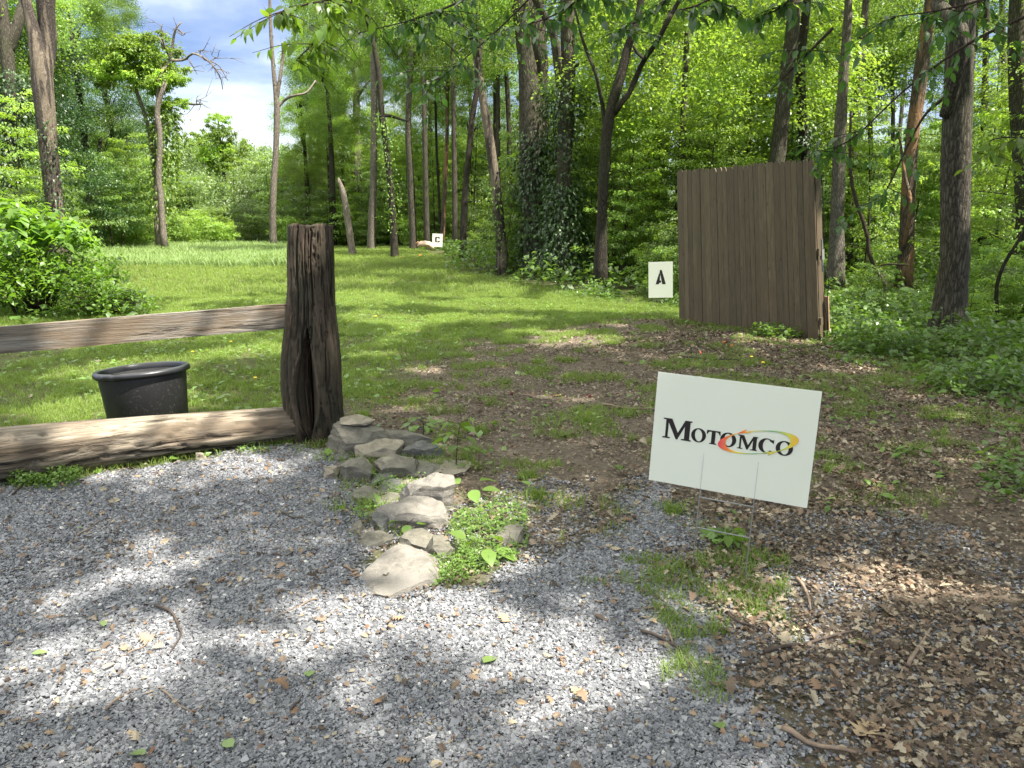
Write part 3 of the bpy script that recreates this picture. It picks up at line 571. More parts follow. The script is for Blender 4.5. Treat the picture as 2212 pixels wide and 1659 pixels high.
T('oak_tree', 23, [[(1166, 590, 78), (1160, 540, 62), (1152, 440, 50), (1148, 360, 48), (1146, 260, 50), (1142, 160, 40), (1130, 60, 38), (1120, -20, 36)], [(1162, 330, 44), (1164, 200, 46), (1160, 90, 40), (1155, -10, 38)]], M_bark,
  'massive deeply furrowed twin-stemmed oak, left of the two ivy-clad trunks', ivy=[([(1170, 590), (1165, 480), (1160, 380), (1172, 290)], [.5, .42, .38], 3600, .12, M_ivy)], seed=16)
T('oak_tree', 21, [[(1226, 600, 60), (1220, 540, 40), (1218, 460, 34), (1219, 360, 32), (1224, 260, 32), (1227, 160, 30), (1226, 60, 28), (1225, -20, 27)],
   [(1217, 300, 18), (1212, 200, 19), (1206, 140, 18), (1194, 80, 15), (1180, 46, 14), (1162, 20, 13), (1140, -20, 12)], [(1228, 150, 9), (1238, 138, 8), (1252, 134, 6), (1266, 136, 4)]], M_bark,
  'tall ivy-clad oak with a side stem, right of the massive twin oak', ivy=[([(1228, 590), (1222, 500), (1220, 400)], [.55, .38, .3], 3200, .12, M_ivy), ([(1222, 250), (1218, 190)], [.45, .4], 900, .10, M_ivy), ([(1220, 420), (1220, 230)], [.3, .2], 900, .11, M_ivy)], seed=17)
T('forest_tree', 18, [[(1298, 560, 26), (1300, 480, 20), (1304, 384, 20), (1312, 278, 20), (1324, 220, 20), (1338, 174, 18), (1359, 93, 16), (1376, 46, 14), (1386, -10, 12)], [(1328, 246, 11), (1342, 222, 12), (1359, 201, 11), (1375, 171, 11), (1392, 130, 10), (1412, 100, 9), (1433, 58, 10), (1462, 10, 8), (1475, -20, 7)],
   [(1306, 300, 9), (1308, 248, 9), (1294, 185, 8), (1282, 148, 7), (1264, 100, 6), (1247, 44, 5), (1240, 0, 4)], [(1392, 128, 6), (1380, 112, 6), (1370, 96, 5)]], M_barkd, 'dark trunk forking into a wide V between the oaks and the board panel', seed=18)
T('forest_tree', 26, [[(1356, 540, 20), (1354, 384, 15), (1357, 240, 14), (1362, 120, 12), (1366, 0, 11)]], M_bark, 'slender straight trunk directly behind the V-forked dark trunk', crowns=[(1330, 40, 4, .6, 0)], seed=19)
T('forest_tree', 27, [[(1412, 545, 20), (1416, 440, 17), (1420, 300, 16), (1426, 160, 15), (1440, 50, 14), (1446, -20, 12)]], M_barkd, 'straight dark trunk rising just left of the brown board panel', crowns=[(1480, 60, 4, .6, 1)], seed=20)
T('forest_tree', 19, [[(1664, 560, 38), (1670, 400, 33), (1680, 340, 32), (1692, 215, 29), (1704, 130, 28), (1712, 60, 27), (1718, -20, 25)]], M_bark, 'thick leaning trunk rising behind the middle of the brown board panel', seed=21)
T('forest_tree', 21, [[(1748, 560, 26), (1742, 400, 23), (1736, 300, 21), (1730, 180, 18), (1732, 110, 17), (1742, 20, 17), (1746, -30, 14)]], M_barkd, 'dark trunk with ivy behind the top right corner of the board panel', ivy=[([(1744, 400), (1736, 270)], [.2, .15], 900, .10, M_ivy)], seed=22)
T('dead_tree', 18, [[(1806, 570, 36), (1808, 480, 28), (1811, 384, 27), (1816, 270, 25), (1820, 200, 20), (1826, 110, 18), (1832, 30, 16), (1834, -30, 14)]], M_barkl, 'pale flaking trunk with smooth bare upper wood right of the board panel', seed=23)
T('dead_tree', 18, [[(1956, 570, 30), (1960, 480, 27), (1962, 417, 26), (1970, 301, 24), (1984, 200, 25), (1998, 90, 24), (2006, 30, 20), (2014, -30, 18)], [(1945, 560, 9), (1944, 450, 8), (1948, 380, 7), (1955, 280, 5)]], M_barkr, 'reddish trunk with peeling bark between the pale trunk and the near trunk', seed=24)
T('forest_tree', 9.6, [[(2046, 745, 92), (2052, 680, 66), (2060, 600, 56), (2064, 500, 53), (2066, 330, 52), (2069, 180, 50), (2076, 60, 48), (2082, -40, 46)], [(2044, 250, 26), (2038, 180, 26), (2036, 90, 28), (2036, 0, 26)]], M_bark, 'nearest tree: thick grey-brown trunk at the right among low ivy', seed=25)
T('forest_tree', 15, [[(2225, 600, 44), (2215, 400, 40), (2200, 200, 36), (2196, 80, 32), (2200, -20, 30)]], M_bark, 'dark trunk cut off by the right edge of the picture', seed=26)
for j, (u, v, d_, w_, v2, mt) in enumerate([(665, 500, 52, 10, 250, M_dead), (690, 490, 55, 8, 300, M_barkd), (712, 505, 46, 8, 200, M_barkd), (560, 480, 60, 9, 350, M_dead), (735, 500, 50, 7, 160, M_barkd), (1470, 520, 33, 13, 60, M_barkd), (1535, 520, 34, 12, 20, M_bark), (1600, 520, 30, 12, 40, M_barkd),
    (1880, 520, 30, 12, 100, M_barkd), (1925, 540, 26, 10, 150, M_bark), (2120, 560, 24, 16, -20, M_barkd), (2170, 540, 30, 14, -20, M_bark), (1260, 520, 34, 13, 60, M_bark), (1330, 520, 36, 12, 100, M_barkd), (1100, 520, 38, 12, 60, M_barkd), (1650, 500, 40, 11, 60, M_bark), (1780, 500, 38, 12, 0, M_barkd), (200, 500, 40, 12, 300, M_barkd), (265, 500, 48, 10, 330, M_bark), (70, 500, 36, 12, 150, M_bark), (160, 500, 45, 12, 180, M_barkd), (925, 500, 50, 9, 60, M_bark), (1020, 505, 52, 9, 40, M_barkd)]):
    du = random.uniform(-18, 22)
    T('forest_tree', d_, [[(u, v, w_), (u + du * .3 + 3, (v + v2) / 2, w_ * .85), (u + du, v2, w_ * .65)]], mt,
      ['slender trunk standing deep in the woods at the left of the sky gap', 'slender trunk among the thicket between the bare dead tree and the snag', 'slender trunk standing deep in the woods between the oaks and the far lawn', 'slender trunk standing deep in the woods behind the board panel', 'slender trunk deep in the woods right of the board panel'][0 if u < 300 else 1 if u < 800 else 2 if u < 1120 else 3 if u < 1790 else 4],
      crowns=([(u + du, max(v2, 20) - 20, 1, .55, 2 if d_ > 40 else 0)] if v2 > -10 and not (500 < u < 620) else []), group='slender trunks deep in the woods', seed=60 + j)

# ------------------------------------------------------------------ understorey, shrubs, canopy fill
def inst(pair, name, fol, x, y, s, label, cat, group, sz=1.0, z=None):
    gz = float(H(x, y)); t = thing(name, (x, y, gz if z is None else z), label, cat, group, random.uniform(0, 6.28))
    a = ob(fol, pair[0], t); a.scale = (s, s, s * sz)
    if pair[1] is not None and not isinstance(pair[1], np.ndarray): b_ = ob('stem', pair[1], t); b_.scale = (s, s, s * sz)
    return t
def blocked(x, y, ztop, rad):
    """keeps the opening to the sky between the left trees and the bare dead tree"""
    u, v = proj(x, y, ztop); r = rad * FPX / y
    lim = 315 if u > 400 else 300
    return (u + r > 245) and (u - r < 588) and v < lim
def fsd(x, y): return float(sdist(polyForest, np.array([x]), np.array([y]))[0])
def lsd(x, y): return float(sdist(polyLeft, np.array([x]), np.array([y]))[0])
q = random.Random(5)
def fill(n, x0, x1, y0, y1, test, fn):
    c = 0; tries = 0
    while c < n and tries < n * 60:
        tries += 1; x = q.uniform(x0, x1); y = q.uniform(y0, y1); u, v = proj(x, y, 1.5)
        if u < -150 or u > 2360: continue
        if test(x, y) and fn(x, y): c += 1
HF = [5.5, 4.2, 6.5, 3.4]
def los(x, y, r):
    u, v = proj(x, y, 1.0); r = r * FPX / y
    for a, b_, dd in ((1108, 1250, 21), (1290, 1400, 17.5), (55, 150, 23.5), (1660, 1750, 18.5), (1790, 1838, 17.5), (1940, 2012, 17.5), (2030, 2095, 9.3), (1040, 1090, 22)):
        if y < dd and u + r * .75 > a and u - r * .75 < b_: return True
    return (y < 41 and u + r > 905 and u - r < 972) or (y < 14.5 and u + r > 1390 and u - r < 1465)
def f_sap(x, y, smin=.7, smax=1.2, ks=(0, 1, 2, 3)):
    k = q.choice(ks); s = q.uniform(smin, smax)
    if los(x, y, 1.4 * s): return False
    if blocked(x, y, HF[k] * s, 2.0 * s): return False
    u, v = proj(x, y, 1.5)
    side = 'left of the ivy-clad oaks' if u < 1120 else 'between the ivy-clad oaks and the board panel' if u < 1470 else 'behind the board panel' if u < 1780 else 'right of the board panel'
    inst(SPR[k], 'sapling', 'foliage', x, y, s, 'leafy understorey sapling with layered sprays, ' + side, 'sapling', 'saplings ' + side); return True
fill(40, -4, 15, 14, 25, lambda x, y: fsd(x, y) > 1.0, lambda x, y: f_sap(x, y, .55, .95))
fill(70, -8, 30, 22, 44, lambda x, y: fsd(x, y) > 1.2, lambda x, y: f_sap(x, y, .9, 1.5))
def f_shr(x, y, smin=.6, smax=1.1):
    k = q.choice((0, 1, 2)); s = q.uniform(smin, smax); u, v = proj(x, y, .5)
    if los(x, y, .9 * s): return False
    side = 'at the left of the clearing' if u < 500 else 'at the far end of the clearing' if u < 940 else 'under the ivy-clad oaks' if u < 1300 else 'beside the board panel' if u < 1790 else 'under the trees at the right'
    inst(SHR[k], 'shrub', 'foliage', x, y, s, 'low leafy shrub ' + side, 'shrub', 'low shrubs ' + side); return True
fill(34, -6, 10, 9.5, 20, lambda x, y: .3 < fsd(x, y) < 7 and not (1.6 < x < 4.6 and y < 12.5), lambda x, y: f_shr(x, y, .35, .7))
fill(36, -10, 16, 20, 46, lambda x, y: .4 < fsd(x, y) < 9, lambda x, y: f_shr(x, y, .6, 1.2))
# far end of the clearing and the woods on the left
def f_far(x, y, smin=.8, smax=1.3):
    k = q.choice((0, 1, 2)); s = q.uniform(smin, smax); top = q.uniform(4.5, 9)
    u, v = proj(x, y, top)
    z = top - 3.0 * s
    if blocked(x, y, top, 3 * s): z -= 3.5; top -= 3.5
    if blocked(x, y, top, 3 * s): return False
    t = thing('broadleaf_tree', (x, y, float(H(x, y))), 'pale green broadleaf tree of the distant woods beyond the clearing', 'tree', 'distant trees beyond the clearing', q.uniform(0, 6.28))
    c = ob('crown', FAR[k][0], t, (0, 0, z)); c.scale = (s, s, s * 1.1); mb = MB(); 
    ob('trunk', FTR, t).scale = (1, 1, max(.5, z) / 5.0); return True
mb = MB(); mb.tube(curve([[0, 0, -.3], [.1, .05, 2.5], [0, .1, 6]], 8), np.linspace(.2, .08, 8), 7, .1); FTR = mb.mesh('far_trunk', M_bark, True)
fill(60, -50, 6, 50, 90, lambda x, y: True, f_far)
fill(34, -14, 60, 46, 80, lambda x, y: x > -8, f_far)
def f_bank(x, y):
    s = q.uniform(.8, 1.4); inst(SHR[q.choice((0, 1, 2))], 'shrub', 'foliage', x, y, s, 'sunlit bushy shrub in the thicket closing off the far end of the clearing', 'shrub', 'thicket shrubs at the far end'); return True
fill(46, -26, -2.5, 41, 48, lambda x, y: True, f_bank)
def f_bank2(x, y):
    k = q.choice((0, 1, 3)); s = q.uniform(.7, 1.15)
    if los(x, y, 1.6 * s): return False
    if blocked(x, y, HF[k] * s, 1.5): return False
    inst(SPR[k], 'sapling', 'foliage', x, y, s, 'young leafy tree in the thicket behind the far lawn', 'sapling', 'young trees behind the far lawn'); return True
fill(34, -30, -1, 43, 56, lambda x, y: True, f_bank2)
fill(30, -15, 2, 42, 60, lambda x, y: x > -.26 * y, lambda x, y: f_bank2(x, y))
fill(26, -22, -9, 17, 42, lambda x, y: lsd(x, y) > .6, f_bank2)
fill(20, -22, -8, 15, 40, lambda x, y: lsd(x, y) > .2, lambda x, y: f_shr(x, y, .8, 1.4))
def T2(u, v, d, s, k, zl, label):
    p = P(u, v, d); gz = float(H(p[0], p[1])); t = thing('broadleaf_tree', (p[0], p[1], gz), label, 'tree', None)
    mb = MB(); hh = p[2] - gz; mb.tube(curve([[0, 0, -.2], [.15, 0, hh * .5], [0, 0, hh + 1]], 9), np.linspace(.22, .05, 9), 8, .1)
    rg = np.random.default_rng(int(u))
    for kk in range(7):
        e = np.array([0, 0, hh]) + rg.normal(0, .8, 3) * min(s, .9); mb.tube(curve([[0, 0, hh - 1.5], e * [.5, .5, .95], e], 6), np.linspace(.08, .02, 6) * (.4 if d > 60 else 1), 5)
    ob('trunk', mb.mesh('trunk', M_barkd, True), t)
    for (dx, dz, s2) in zl:
        c = ob('crown', (CRW + FAR + BCR)[k][0], t, (dx, q.uniform(-1, 1), hh + dz)); c.scale = (s * s2,) * 3; c.rotation_euler = (0, 0, q.uniform(0, 6.28))
T2(225, 170, 42, .75, 3, [(0, 0, 1), (-1.5, 2.6, .8), (.9, 3.4, .55), (1.6, -2.2, .7), (-2.2, -2, .9)], 'dark green dense tree left of the half-dead maple against the sky')
T2(150, 60, 36, .6, 0, [(0, 0, .9), (1.6, .9, .6), (-2.2, -1.2, .8)], 'tree with loose hanging foliage at the top left behind the forked trunk')
T2(30, 240, 33, .9, 3, [(0, 0, 1), (-1, 3, 1), (1.2, -3, .9), (-1, 6, 1)], 'dense dark foliage tree at the far left behind the ivy-covered trunk')
T2(110, 330, 44, .9, 0, [(0, 0, 1), (2.2, -1.2, .8), (-2, 1, .9)], 'mid green tree behind the large forked trunk')
T2(473, 285, 62, 1.0, 7, [(0, 0, 1.0), (.3, .9, .7), (-.9, -.7, 1.1), (1.0, -.9, 1.0), (-.3, -1.5, 1.3), (.4, -2.2, 1.5)], 'slim young tree standing above the far skyline under the clouds')
T2(405, 340, 66, .8, 6, [(0, 0, .7), (2.6, -.4, .7), (-2, -.8, .6)], 'rounded tree of the far skyline right of the dead trunk')
T2(650, 250, 46, .6, 1, [(0, 0, .8), (.5, 2.8, .7), (-.3, -2.5, .7), (1.2, 5, .8), (2.0, -1.0, .7), (1.8, 1.6, .6)], 'bright green tree just right of the tall bare dead tree')
T2(760, 330, 50, .7, 1, [(0, 0, .9), (-2.2, -.8, .8), (2.4, .6, .9), (.5, 2.5, .8), (-1.6, 2.2, .7)], 'bright layered green tree filling the gap behind the leaning snag')
T2(900, 330, 52, .7, 1, [(0, 0, .9), (-2.4, .6, .8), (2.4, -.6, .9), (.8, 2.8, .8), (-1.4, 3, .7)], 'bright green tree behind the trunks left of the letter C sign')
T2(1010, 300, 50, .7, 0, [(0, 0, .9), (2.2, .8, .8), (-1.5, 2.6, .8), (1.6, 3.2, .7)], 'green tree far behind the trunks right of the letter C sign')
T2(700, 120, 42, .7, 0, [(0, 0, .9), (-.5, 3, .7), (.4, -3, .7)], 'green tree behind the overhanging leaves near the sky edge')
# higher canopy seen through the upper part of the woods
def f_can(x, y):
    z = q.uniform(.26 * y - 1.5, .26 * y + 5); z = max(z, 5.5); s = q.uniform(.7, 1.1)
    if blocked(x, y, z + 2, 3.5 * s): return False
    k = q.choice((0, 1, 2)); u, v = proj(x, y, z)
    t = thing('canopy_tree', (x, y, float(H(x, y))), 'tall forest tree whose green canopy closes the top of the picture ' + ('left of the oaks' if u < 1120 else 'above the board panel' if u < 1790 else 'at the right'), 'tree', 'canopy trees ' + ('left' if u < 1120 else 'middle' if u < 1790 else 'right'), q.uniform(0, 6.28))
    c = ob('crown', CRW[k][0], t, (0, 0, z)); c.scale = (s, s, s * .8)
    tr = ob('trunk', FTR, t); tr.scale = (.8, .8, z / 5.0); return True
fill(30, -6, 34, 20, 50, lambda x, y: fsd(x, y) > .5, f_can)

# ------------------------------------------------------------------ added unseen shade trees, crown leaves set along sun rays to shape the dapples
lights = [ (300, 965, 330, 40, -5), (250, 880, 240, 30, -6), (260, 800, 160, 22, -6), (560, 1120, 90, 14, -10), (700, 1330, 120, 60, -5), (800, 1420, 160, 50, -6), (700, 1620, 200, 24, 0), (960, 1590, 160, 30, 0), (1850, 1180, 120, 12, 4), (1700, 1350, 130, 20, 5), (1990, 1340, 110, 22, 3), (1800, 1480, 70, 12, 0), (2080, 1560, 60, 14, 0), (1200, 1240, 110, 18, 0), (1260, 1030, 60, 12, 0), (1480, 1000, 50, 8, 0), (1100, 920, 60, 8, 0), (1250, 860, 70, 6, 0), (900, 800, 80, 8, 0), (1160, 720, 90, 7, 0), (1000, 640, 110, 6, 0), (880, 655, 80, 6, 0), (1850, 800, 80, 8, 0), (2050, 900, 80, 8, 0), (2100, 1000, 60, 12, 0), (1900, 960, 50, 10, 0), (1180, 610, 90, 6, 0), (1380, 700, 90, 7, 0), (1780, 640, 60, 40, 0), # centre u, v, half width, half height, rotation deg : sunlit patches as seen on the ground
 (460, 1012, 250, 34, -6), (120, 1130, 130, 26, 0), (170, 1250, 210, 60, -8), (420, 1180, 120, 16, -12), (330, 1330, 230, 26, -8), (100, 1440, 230, 60, -5), (420, 1420, 170, 60, -10), (560, 1560, 200, 26, -10), (250, 1590, 120, 26, 0),
 (870, 1235, 120, 80, 0), (920, 1090, 110, 60, 0), (905, 1110, 95, 34, 0), (945, 1062, 50, 40, 0), (1080, 1130, 80, 90, 20), (1130, 1330, 230, 38, 4), (1120, 1430, 260, 80, 6), (1230, 1540, 240, 60, 5), (1460, 1280, 110, 20, 0), (1330, 1440, 120, 60, 0), (1560, 1290, 170, 44, 0), (1640, 1215, 90, 12, 5),
 (1790, 1225, 170, 22, 5), (1960, 1262, 220, 42, 4), (1740, 1300, 110, 20, 0), (1560, 1125, 60, 10, 0), (1930, 1060, 90, 18, 0), (2090, 1190, 90, 20, 0), (1960, 860, 60, 10, 0), (2150, 1400, 50, 12, 0), (1650, 1600, 80, 14, 0), (1530, 1400, 40, 12, 0),
 (1100, 660, 170, 12, 0), (1010, 690, 160, 9, 0), (820, 690, 90, 12, 0), (1320, 668, 130, 10, 0), (1560, 590, 60, 14, 0), (1500, 640, 60, 8, 0), (790, 640, 70, 9, 0), (520, 760, 120, 16, -6), (880, 880, 60, 9, 0), (330, 880, 60, 10, 0), (600, 760, 60, 12, 0), (1230, 640, 60, 9, 0), (800, 770, 60, 8, 0),
 (350, 700, 160, 12, -6), (150, 720, 120, 16, -6), (100, 960, 120, 18, 0), (460, 925, 160, 16, -4), (320, 850, 110, 60, 0), (940, 590, 120, 5, 0), (780, 582, 50, 6, 0), (1880, 655, 90, 26, 0), (1900, 610, 100, 20, 0), (1450, 570, 60, 20, 0), (1170, 1010, 30, 6, 0), (1250, 800, 30, 4, 0)]
darks = [(655, 1150, 120, 130, 10), (330, 1092, 300, 15, -9), (240, 1215, 260, 12, -9), (560, 1230, 120, 60, -20), (560, 1530, 190, 50, -6), (1420, 1600, 190, 50, 12), (560, 1660, 300, 40, 0), (60, 1370, 110, 18, -5), (1300, 1250, 90, 22, 0), (620, 920, 60, 60, 0), (545, 690, 40, 40, 0)]
def litmask(X, Y):
    u, v = proj(X, Y, H(X, Y)); m_ = np.zeros(X.shape); wob = 26 * (fbm(X, Y, 2.0, 131) - .5)
    for (a, b_, ru, rv, ro) in lights:
        c_, s_ = math.cos(R(ro)), math.sin(R(ro)); du = u - a; dv = v - b_; p = (du * c_ + dv * s_) / ru; r_ = (-du * s_ + dv * c_) / rv
        m_ = np.maximum(m_, 1.15 - np.sqrt(p * p + r_ * r_) + wob / 60)
    for (a, b_, ru, rv, ro) in darks:
        c_, s_ = math.cos(R(ro)), math.sin(R(ro)); du = u - a; dv = v - b_; p = (du * c_ + dv * s_) / ru; r_ = (-du * s_ + dv * c_) / rv
        m_ = np.where(1.0 - np.sqrt(p * p + r_ * r_) + wob / 50 > 0, 0, m_)
    return m_ > .05
cells = .17
gx, gy = np.meshgrid(np.arange(-7, 10.5, cells), np.arange(.6, 24, cells)); gx = gx.ravel() + rng.uniform(-.05, .05, gx.size); gy = gy.ravel() + rng.uniform(-.05, .05, gy.size)
# lawn beyond ten metres is only half shaded; the left lawn is open to the sun further back
keepd = np.where(gy < 8, 1.1, np.where(gy < 16, .86, .62)) * np.where((gx < -2.5 - .25 * gy + 2) & (gy > 9), .35, 1)
sh = (~litmask(gx, gy)) & (rng.random(gx.size) < keepd * .97)
sh &= ~((gy > 9) & (fbm(gx, gy * .5, .9, 151) > .60))
gx, gy = gx[sh], gy[sh]; hz = 6.5 + 5.5 * fbm(gx, gy, .28, 141, 2) + rng.uniform(-.5, .5, gx.size)
hz = np.maximum(hz, 1.4 + .30 * gy + 1.2)
cpos = np.stack([gx, gy, 0 * gx], -1) + (SUN / SUN[2])[None] * hz[:, None]  # leaf clumps lifted along the sun direction from each cell meant to be dark
rep = 9; pts = np.repeat(cpos, rep, 0); n = len(pts); jit = rng.normal(0, .07, (n, 3)); along = rng.normal(0, .45, n)
pts = pts + jit + SUN[None] * along[:, None]
trunks = [(8.6, -3.2), (11.6, 7.2), (1.5, -4.5), (14.5, 14.0), (-3.5, -3.0), (4.0, 26.5)]
labs = ['shade tree beside the drive, out of view behind the camera to the right', 'shade tree out of view at the right of the leaf litter', 'shade tree out of view right behind the camera', 'shade tree out of view in the woods at the right', 'shade tree out of view behind the camera to the left', 'tall shade tree in the woods behind the board panel']
own = np.argmin(np.stack([np.hypot(pts[:, 0] - a, pts[:, 1] - b_) for a, b_ in trunks[:5]], -1), 1)
for k, (a, b_) in enumerate(trunks[:5]):
    s_ = own == k; nn = int(s_.sum()); gz = float(H(a, b_))
    if nn < 50: continue
    t = thing('shade_tree', (a, b_, gz), labs[k], 'tree', None); o = np.array([a, b_, gz]); pp = pts[s_] - o
    V, F, A = scatter(dl2, rots(rng.uniform(0, 6.28, nn), rng.normal(-.2, .4, nn), rng.normal(0, .4, nn)), pp, rng.uniform(.16, .28, nn))
    ob('crown', mesh_np('crown', V, F, A, False, M_leaf), t)
    mb = MB(); mb.tube(curve([[0, 0, -.3], [.1, .1, 3], [0, .2, 6.5], [.2, 0, 10]], 12), np.linspace(.26, .12, 12), 12, .1); q2 = np.random.default_rng(k)
    for j in range(26):
        e = pp[q2.integers(0, nn)]; s0 = np.array([.1, .1, min(9.5, max(4.5, e[2] - 3 - 2 * q2.random()))])
        mb.tube(curve([s0, (s0 + e) / 2 + [0, 0, .5], e], 8), np.linspace(.07, .012, 8), 5)
    ob('trunk', mb.mesh('trunk', M_bark, True), t)
# ------------------------------------------------------------------ overhanging branches with large near leaves
LF = [ovalleaf(0, .26, 5, .25, .25), ovalleaf(0, .30, 5, .4, .15), ovalleaf(0, .22, 5, .1, .35)]
def hang(label, pts, d, nl, ls, spread, mat, seed, thick=.012):
    q2 = np.random.default_rng(seed); w = [P(u, v, d + k * .12) for k, (u, v) in enumerate(pts)]; o = w[0]
    t = thing('overhanging_branch', o, label, 'branch', None); c = curve([p - o for p in w], 24); mb = MB(); mb.tube(c, np.linspace(thick, .003, 24), 6)
    LP, LY = [], []
    nt_ = max(3, nl // 9)
    for j in range(nt_):
        i = q2.integers(4, 24); a = q2.uniform(0, 6.28); l = spread * q2.uniform(.4, 1.1)
        e = c[i] + [math.cos(a) * l, math.sin(a) * l * .7, -q2.uniform(.1, .7) * l]; tw = curve([c[i], (c[i] + e) / 2 + [0, 0, .05 * l], e], 8); mb.tube(tw, np.linspace(.004, .0015, 8), 4)
        for k in range(nl // nt_):
            f = (k + .6) / (nl // nt_); p = tw[int(f * 7)]; LP.append(p + q2.normal(0, .012, 3)); LY.append(a - math.pi / 2 + (1 if k % 2 else -1) * q2.uniform(.4, 1.2))
    LP = np.array(LP); n = len(LP)
    V, F, A = scatter(LF, rots(np.array(LY), q2.normal(-.75, .4, n), q2.normal(0, .45, n)), LP, ls * q2.uniform(.6, 1.2, n))
    ob('twig', mb.mesh('twig', M_twig, True), t); ob('foliage', mesh_np('foliage', V, F, A, True, mat), t); return t
M_hang = leafmat('hanging_leaf', (.065, .125, .022), (.11, .185, .032), (2.8, 2.6, 1.2), fac=.5, rough=.38, objvar=.06)
M_hangd = leafmat('shaded_leaf', (.035, .08, .022), (.07, .13, .036), (2.2, 2.4, 1.2), fac=.4, rough=.35, objvar=.06)  # darker copy of the hanging leaf, shade put into its colour
hang('leafy branch hanging down at the top over the edge of the open sky', [(900, -90), (780, -20), (660, 10), (590, 30)], 5.2, 170, .085, .45, M_hang, 1)
hang('lowest hanging cluster of pointed leaves left of the thin dark trunk', [(820, -80), (740, 30), (680, 90), (640, 130)], 5.6, 160, .085, .45, M_hang, 2)
hang('leafy branch across the top between the sky and the twin oak', [(1100, -60), (1000, 0), (900, 40), (780, 70)], 6.4, 190, .085, .6, M_hangd, 3)
hang('long branch of broad leaves sweeping down toward the letter C sign', [(1180, -40), (1080, 60), (1000, 130), (930, 190)], 9.0, 200, .10, .9, M_hangd, 4)
hang('small cluster of large leaves hanging beside the V-forked trunk', [(1640, -110), (1570, -30), (1510, 10), (1450, 25)], 4.4, 50, .09, .35, M_hangd, 5)
hang('leafy branch hanging at the top above the brown board panel', [(1760, -90), (1720, -20), (1680, 20), (1620, 40)], 4.8, 60, .09, .4, M_hangd, 6)
hang('thin dark branch with dangling leaves crossing before the pale flaking trunk', [(2240, 25), (2100, 90), (1960, 190), (1840, 300), (1760, 330)], 6.5, 130, .095, .6, M_hangd, 7, .014)
hang('branch with dark leaves hanging before the reddish trunk', [(2040, 210), (1990, 260), (1930, 380), (1900, 440)], 7.2, 70, .095, .55, M_hangd, 8, .016)
hang('branch of shaded leaves at the top right in front of the near trunk', [(2260, -60), (2150, -10), (2040, 20), (1900, 40)], 5.2, 90, .085, .5, M_hangd, 9)
hang('bright leafy branch at the right edge beside the near trunk', [(2280, 330), (2220, 300), (2150, 300), (2110, 330)], 7.5, 90, .13, .6, M_leafb, 10)
hang('drooping branch of dark leaves above the top of the board panel', [(1800, 60), (1740, 120), (1690, 170), (1660, 200)], 6.0, 50, .09, .5, M_hangd, 11)
hang('leafy branch hanging before the twin oak trunk', [(1330, -60), (1250, 0), (1180, 40), (1110, 60)], 7.0, 150, .10, .7, M_hangd, 12)
hang('leafy branch hanging before the upper side of the V-forked trunk', [(1480, -50), (1420, 20), (1370, 50), (1330, 70)], 7.5, 110, .10, .6, M_hangd, 13)

# ------------------------------------------------------------------ large leafy shrub at the left
def bigshrub(name, base, label, rad, h, n, ls, mat, seed, topbig=1.9):
    q2 = np.random.default_rng(seed); t = thing(name, base, label, 'shrub'); mb = MB(); LP, LY, LS, TT = [], [], [], []
    for j in range(120):
        a = q2.uniform(0, 6.28); r = rad * q2.random() ** .5; hh = h * (1 - .55 * (r / rad) ** 2) * q2.uniform(.45, 1.05)
        e = np.array([math.cos(a) * r, math.sin(a) * r, hh]); m_ = e * [.4, .4, .65]; c = curve([[math.cos(a) * r * .2, math.sin(a) * r * .2, -.05], m_, e, e + [math.cos(a) * .2, math.sin(a) * .2, -.06]], 14)
        mb.tube(c, np.linspace(.009, .002, 14), 4)
        for k in range(n):
            i = q2.integers(4, 14); LP.append(c[i] + q2.normal(0, .07, 3)); LY.append(q2.uniform(0, 6.28)); LS.append(ls * q2.uniform(.6, 1.2) * (1 + (topbig - 1) * (c[i][2] > h * .72))); TT.append(q2.random() * .5 + .5 * (j % 7) / 7)
    LP = np.array(LP); m2 = len(LP)
    V, F, A = scatter(LF, rots(np.array(LY), q2.normal(-.2, .35, m2), q2.normal(0, .35, m2)), LP, np.array(LS), tint=np.array(TT))
    ob('stem', mb.mesh('stem', M_twig, True), t); ob('foliage', mesh_np('foliage', V, F, A, True, mat), t)
b0 = G(60, 690); bigshrub('leafy_shrub', b0 + [-.25, .6, 0], 'large bright green leafy shrub behind the wooden rail at the left', 1.2, 1.75, 46, .092, M_leafs, 3)
b1 = G(-160, 680); bigshrub('leafy_shrub', b1 + [0, 1.0, 0], 'second bright green shrub cut off by the left edge behind the rail', 1.1, 1.7, 40, .085, M_leafs, 4)
b2 = G(195, 690); bigshrub('leafy_shrub', b2 + [0, .5, 0], 'low drooping outer part of the greenery spreading over the lawn at the left', .6, .55, 20, .07, M_leafs, 5, 1.1)

# ------------------------------------------------------------------ old wooden fence: post, rail, beam
pc = G(680, 955); pc[1] += .13; PD = float(pc[1])
rows = [(480, 627, 716), (500, 625, 717), (560, 624, 719), (620, 624, 721), (660, 622, 722), (700, 619, 726), (740, 614, 731), (780, 611, 734), (830, 612, 735), (870, 615, 738), (910, 621, 740), (945, 630, 740), (975, 640, 738), (1010, 640, 738)]
rv = np.array([r[0] for r in rows], float); rl = np.array([r[1] for r in rows], float); rr = np.array([r[2] for r in rows], float)
nz_, na = 190, 220
vv = np.linspace(487, 1000, nz_); zs = np.array([P(670, v_, PD)[2] for v_ in vv]); lx = np.array([P(np.interp(v_, rv, rl), v_, PD)[0] for v_ in vv]); rx = np.array([P(np.interp(v_, rv, rr), v_, PD)[0] for v_ in vv])
cxm = (lx + rx) / 2; rad = (rx - lx) / 2; ph = np.linspace(0, 2 * math.pi, na, endpoint=False)
A_, Z_ = np.meshgrid(ph, zs); RR = rad[:, None] * np.ones(na)[None]
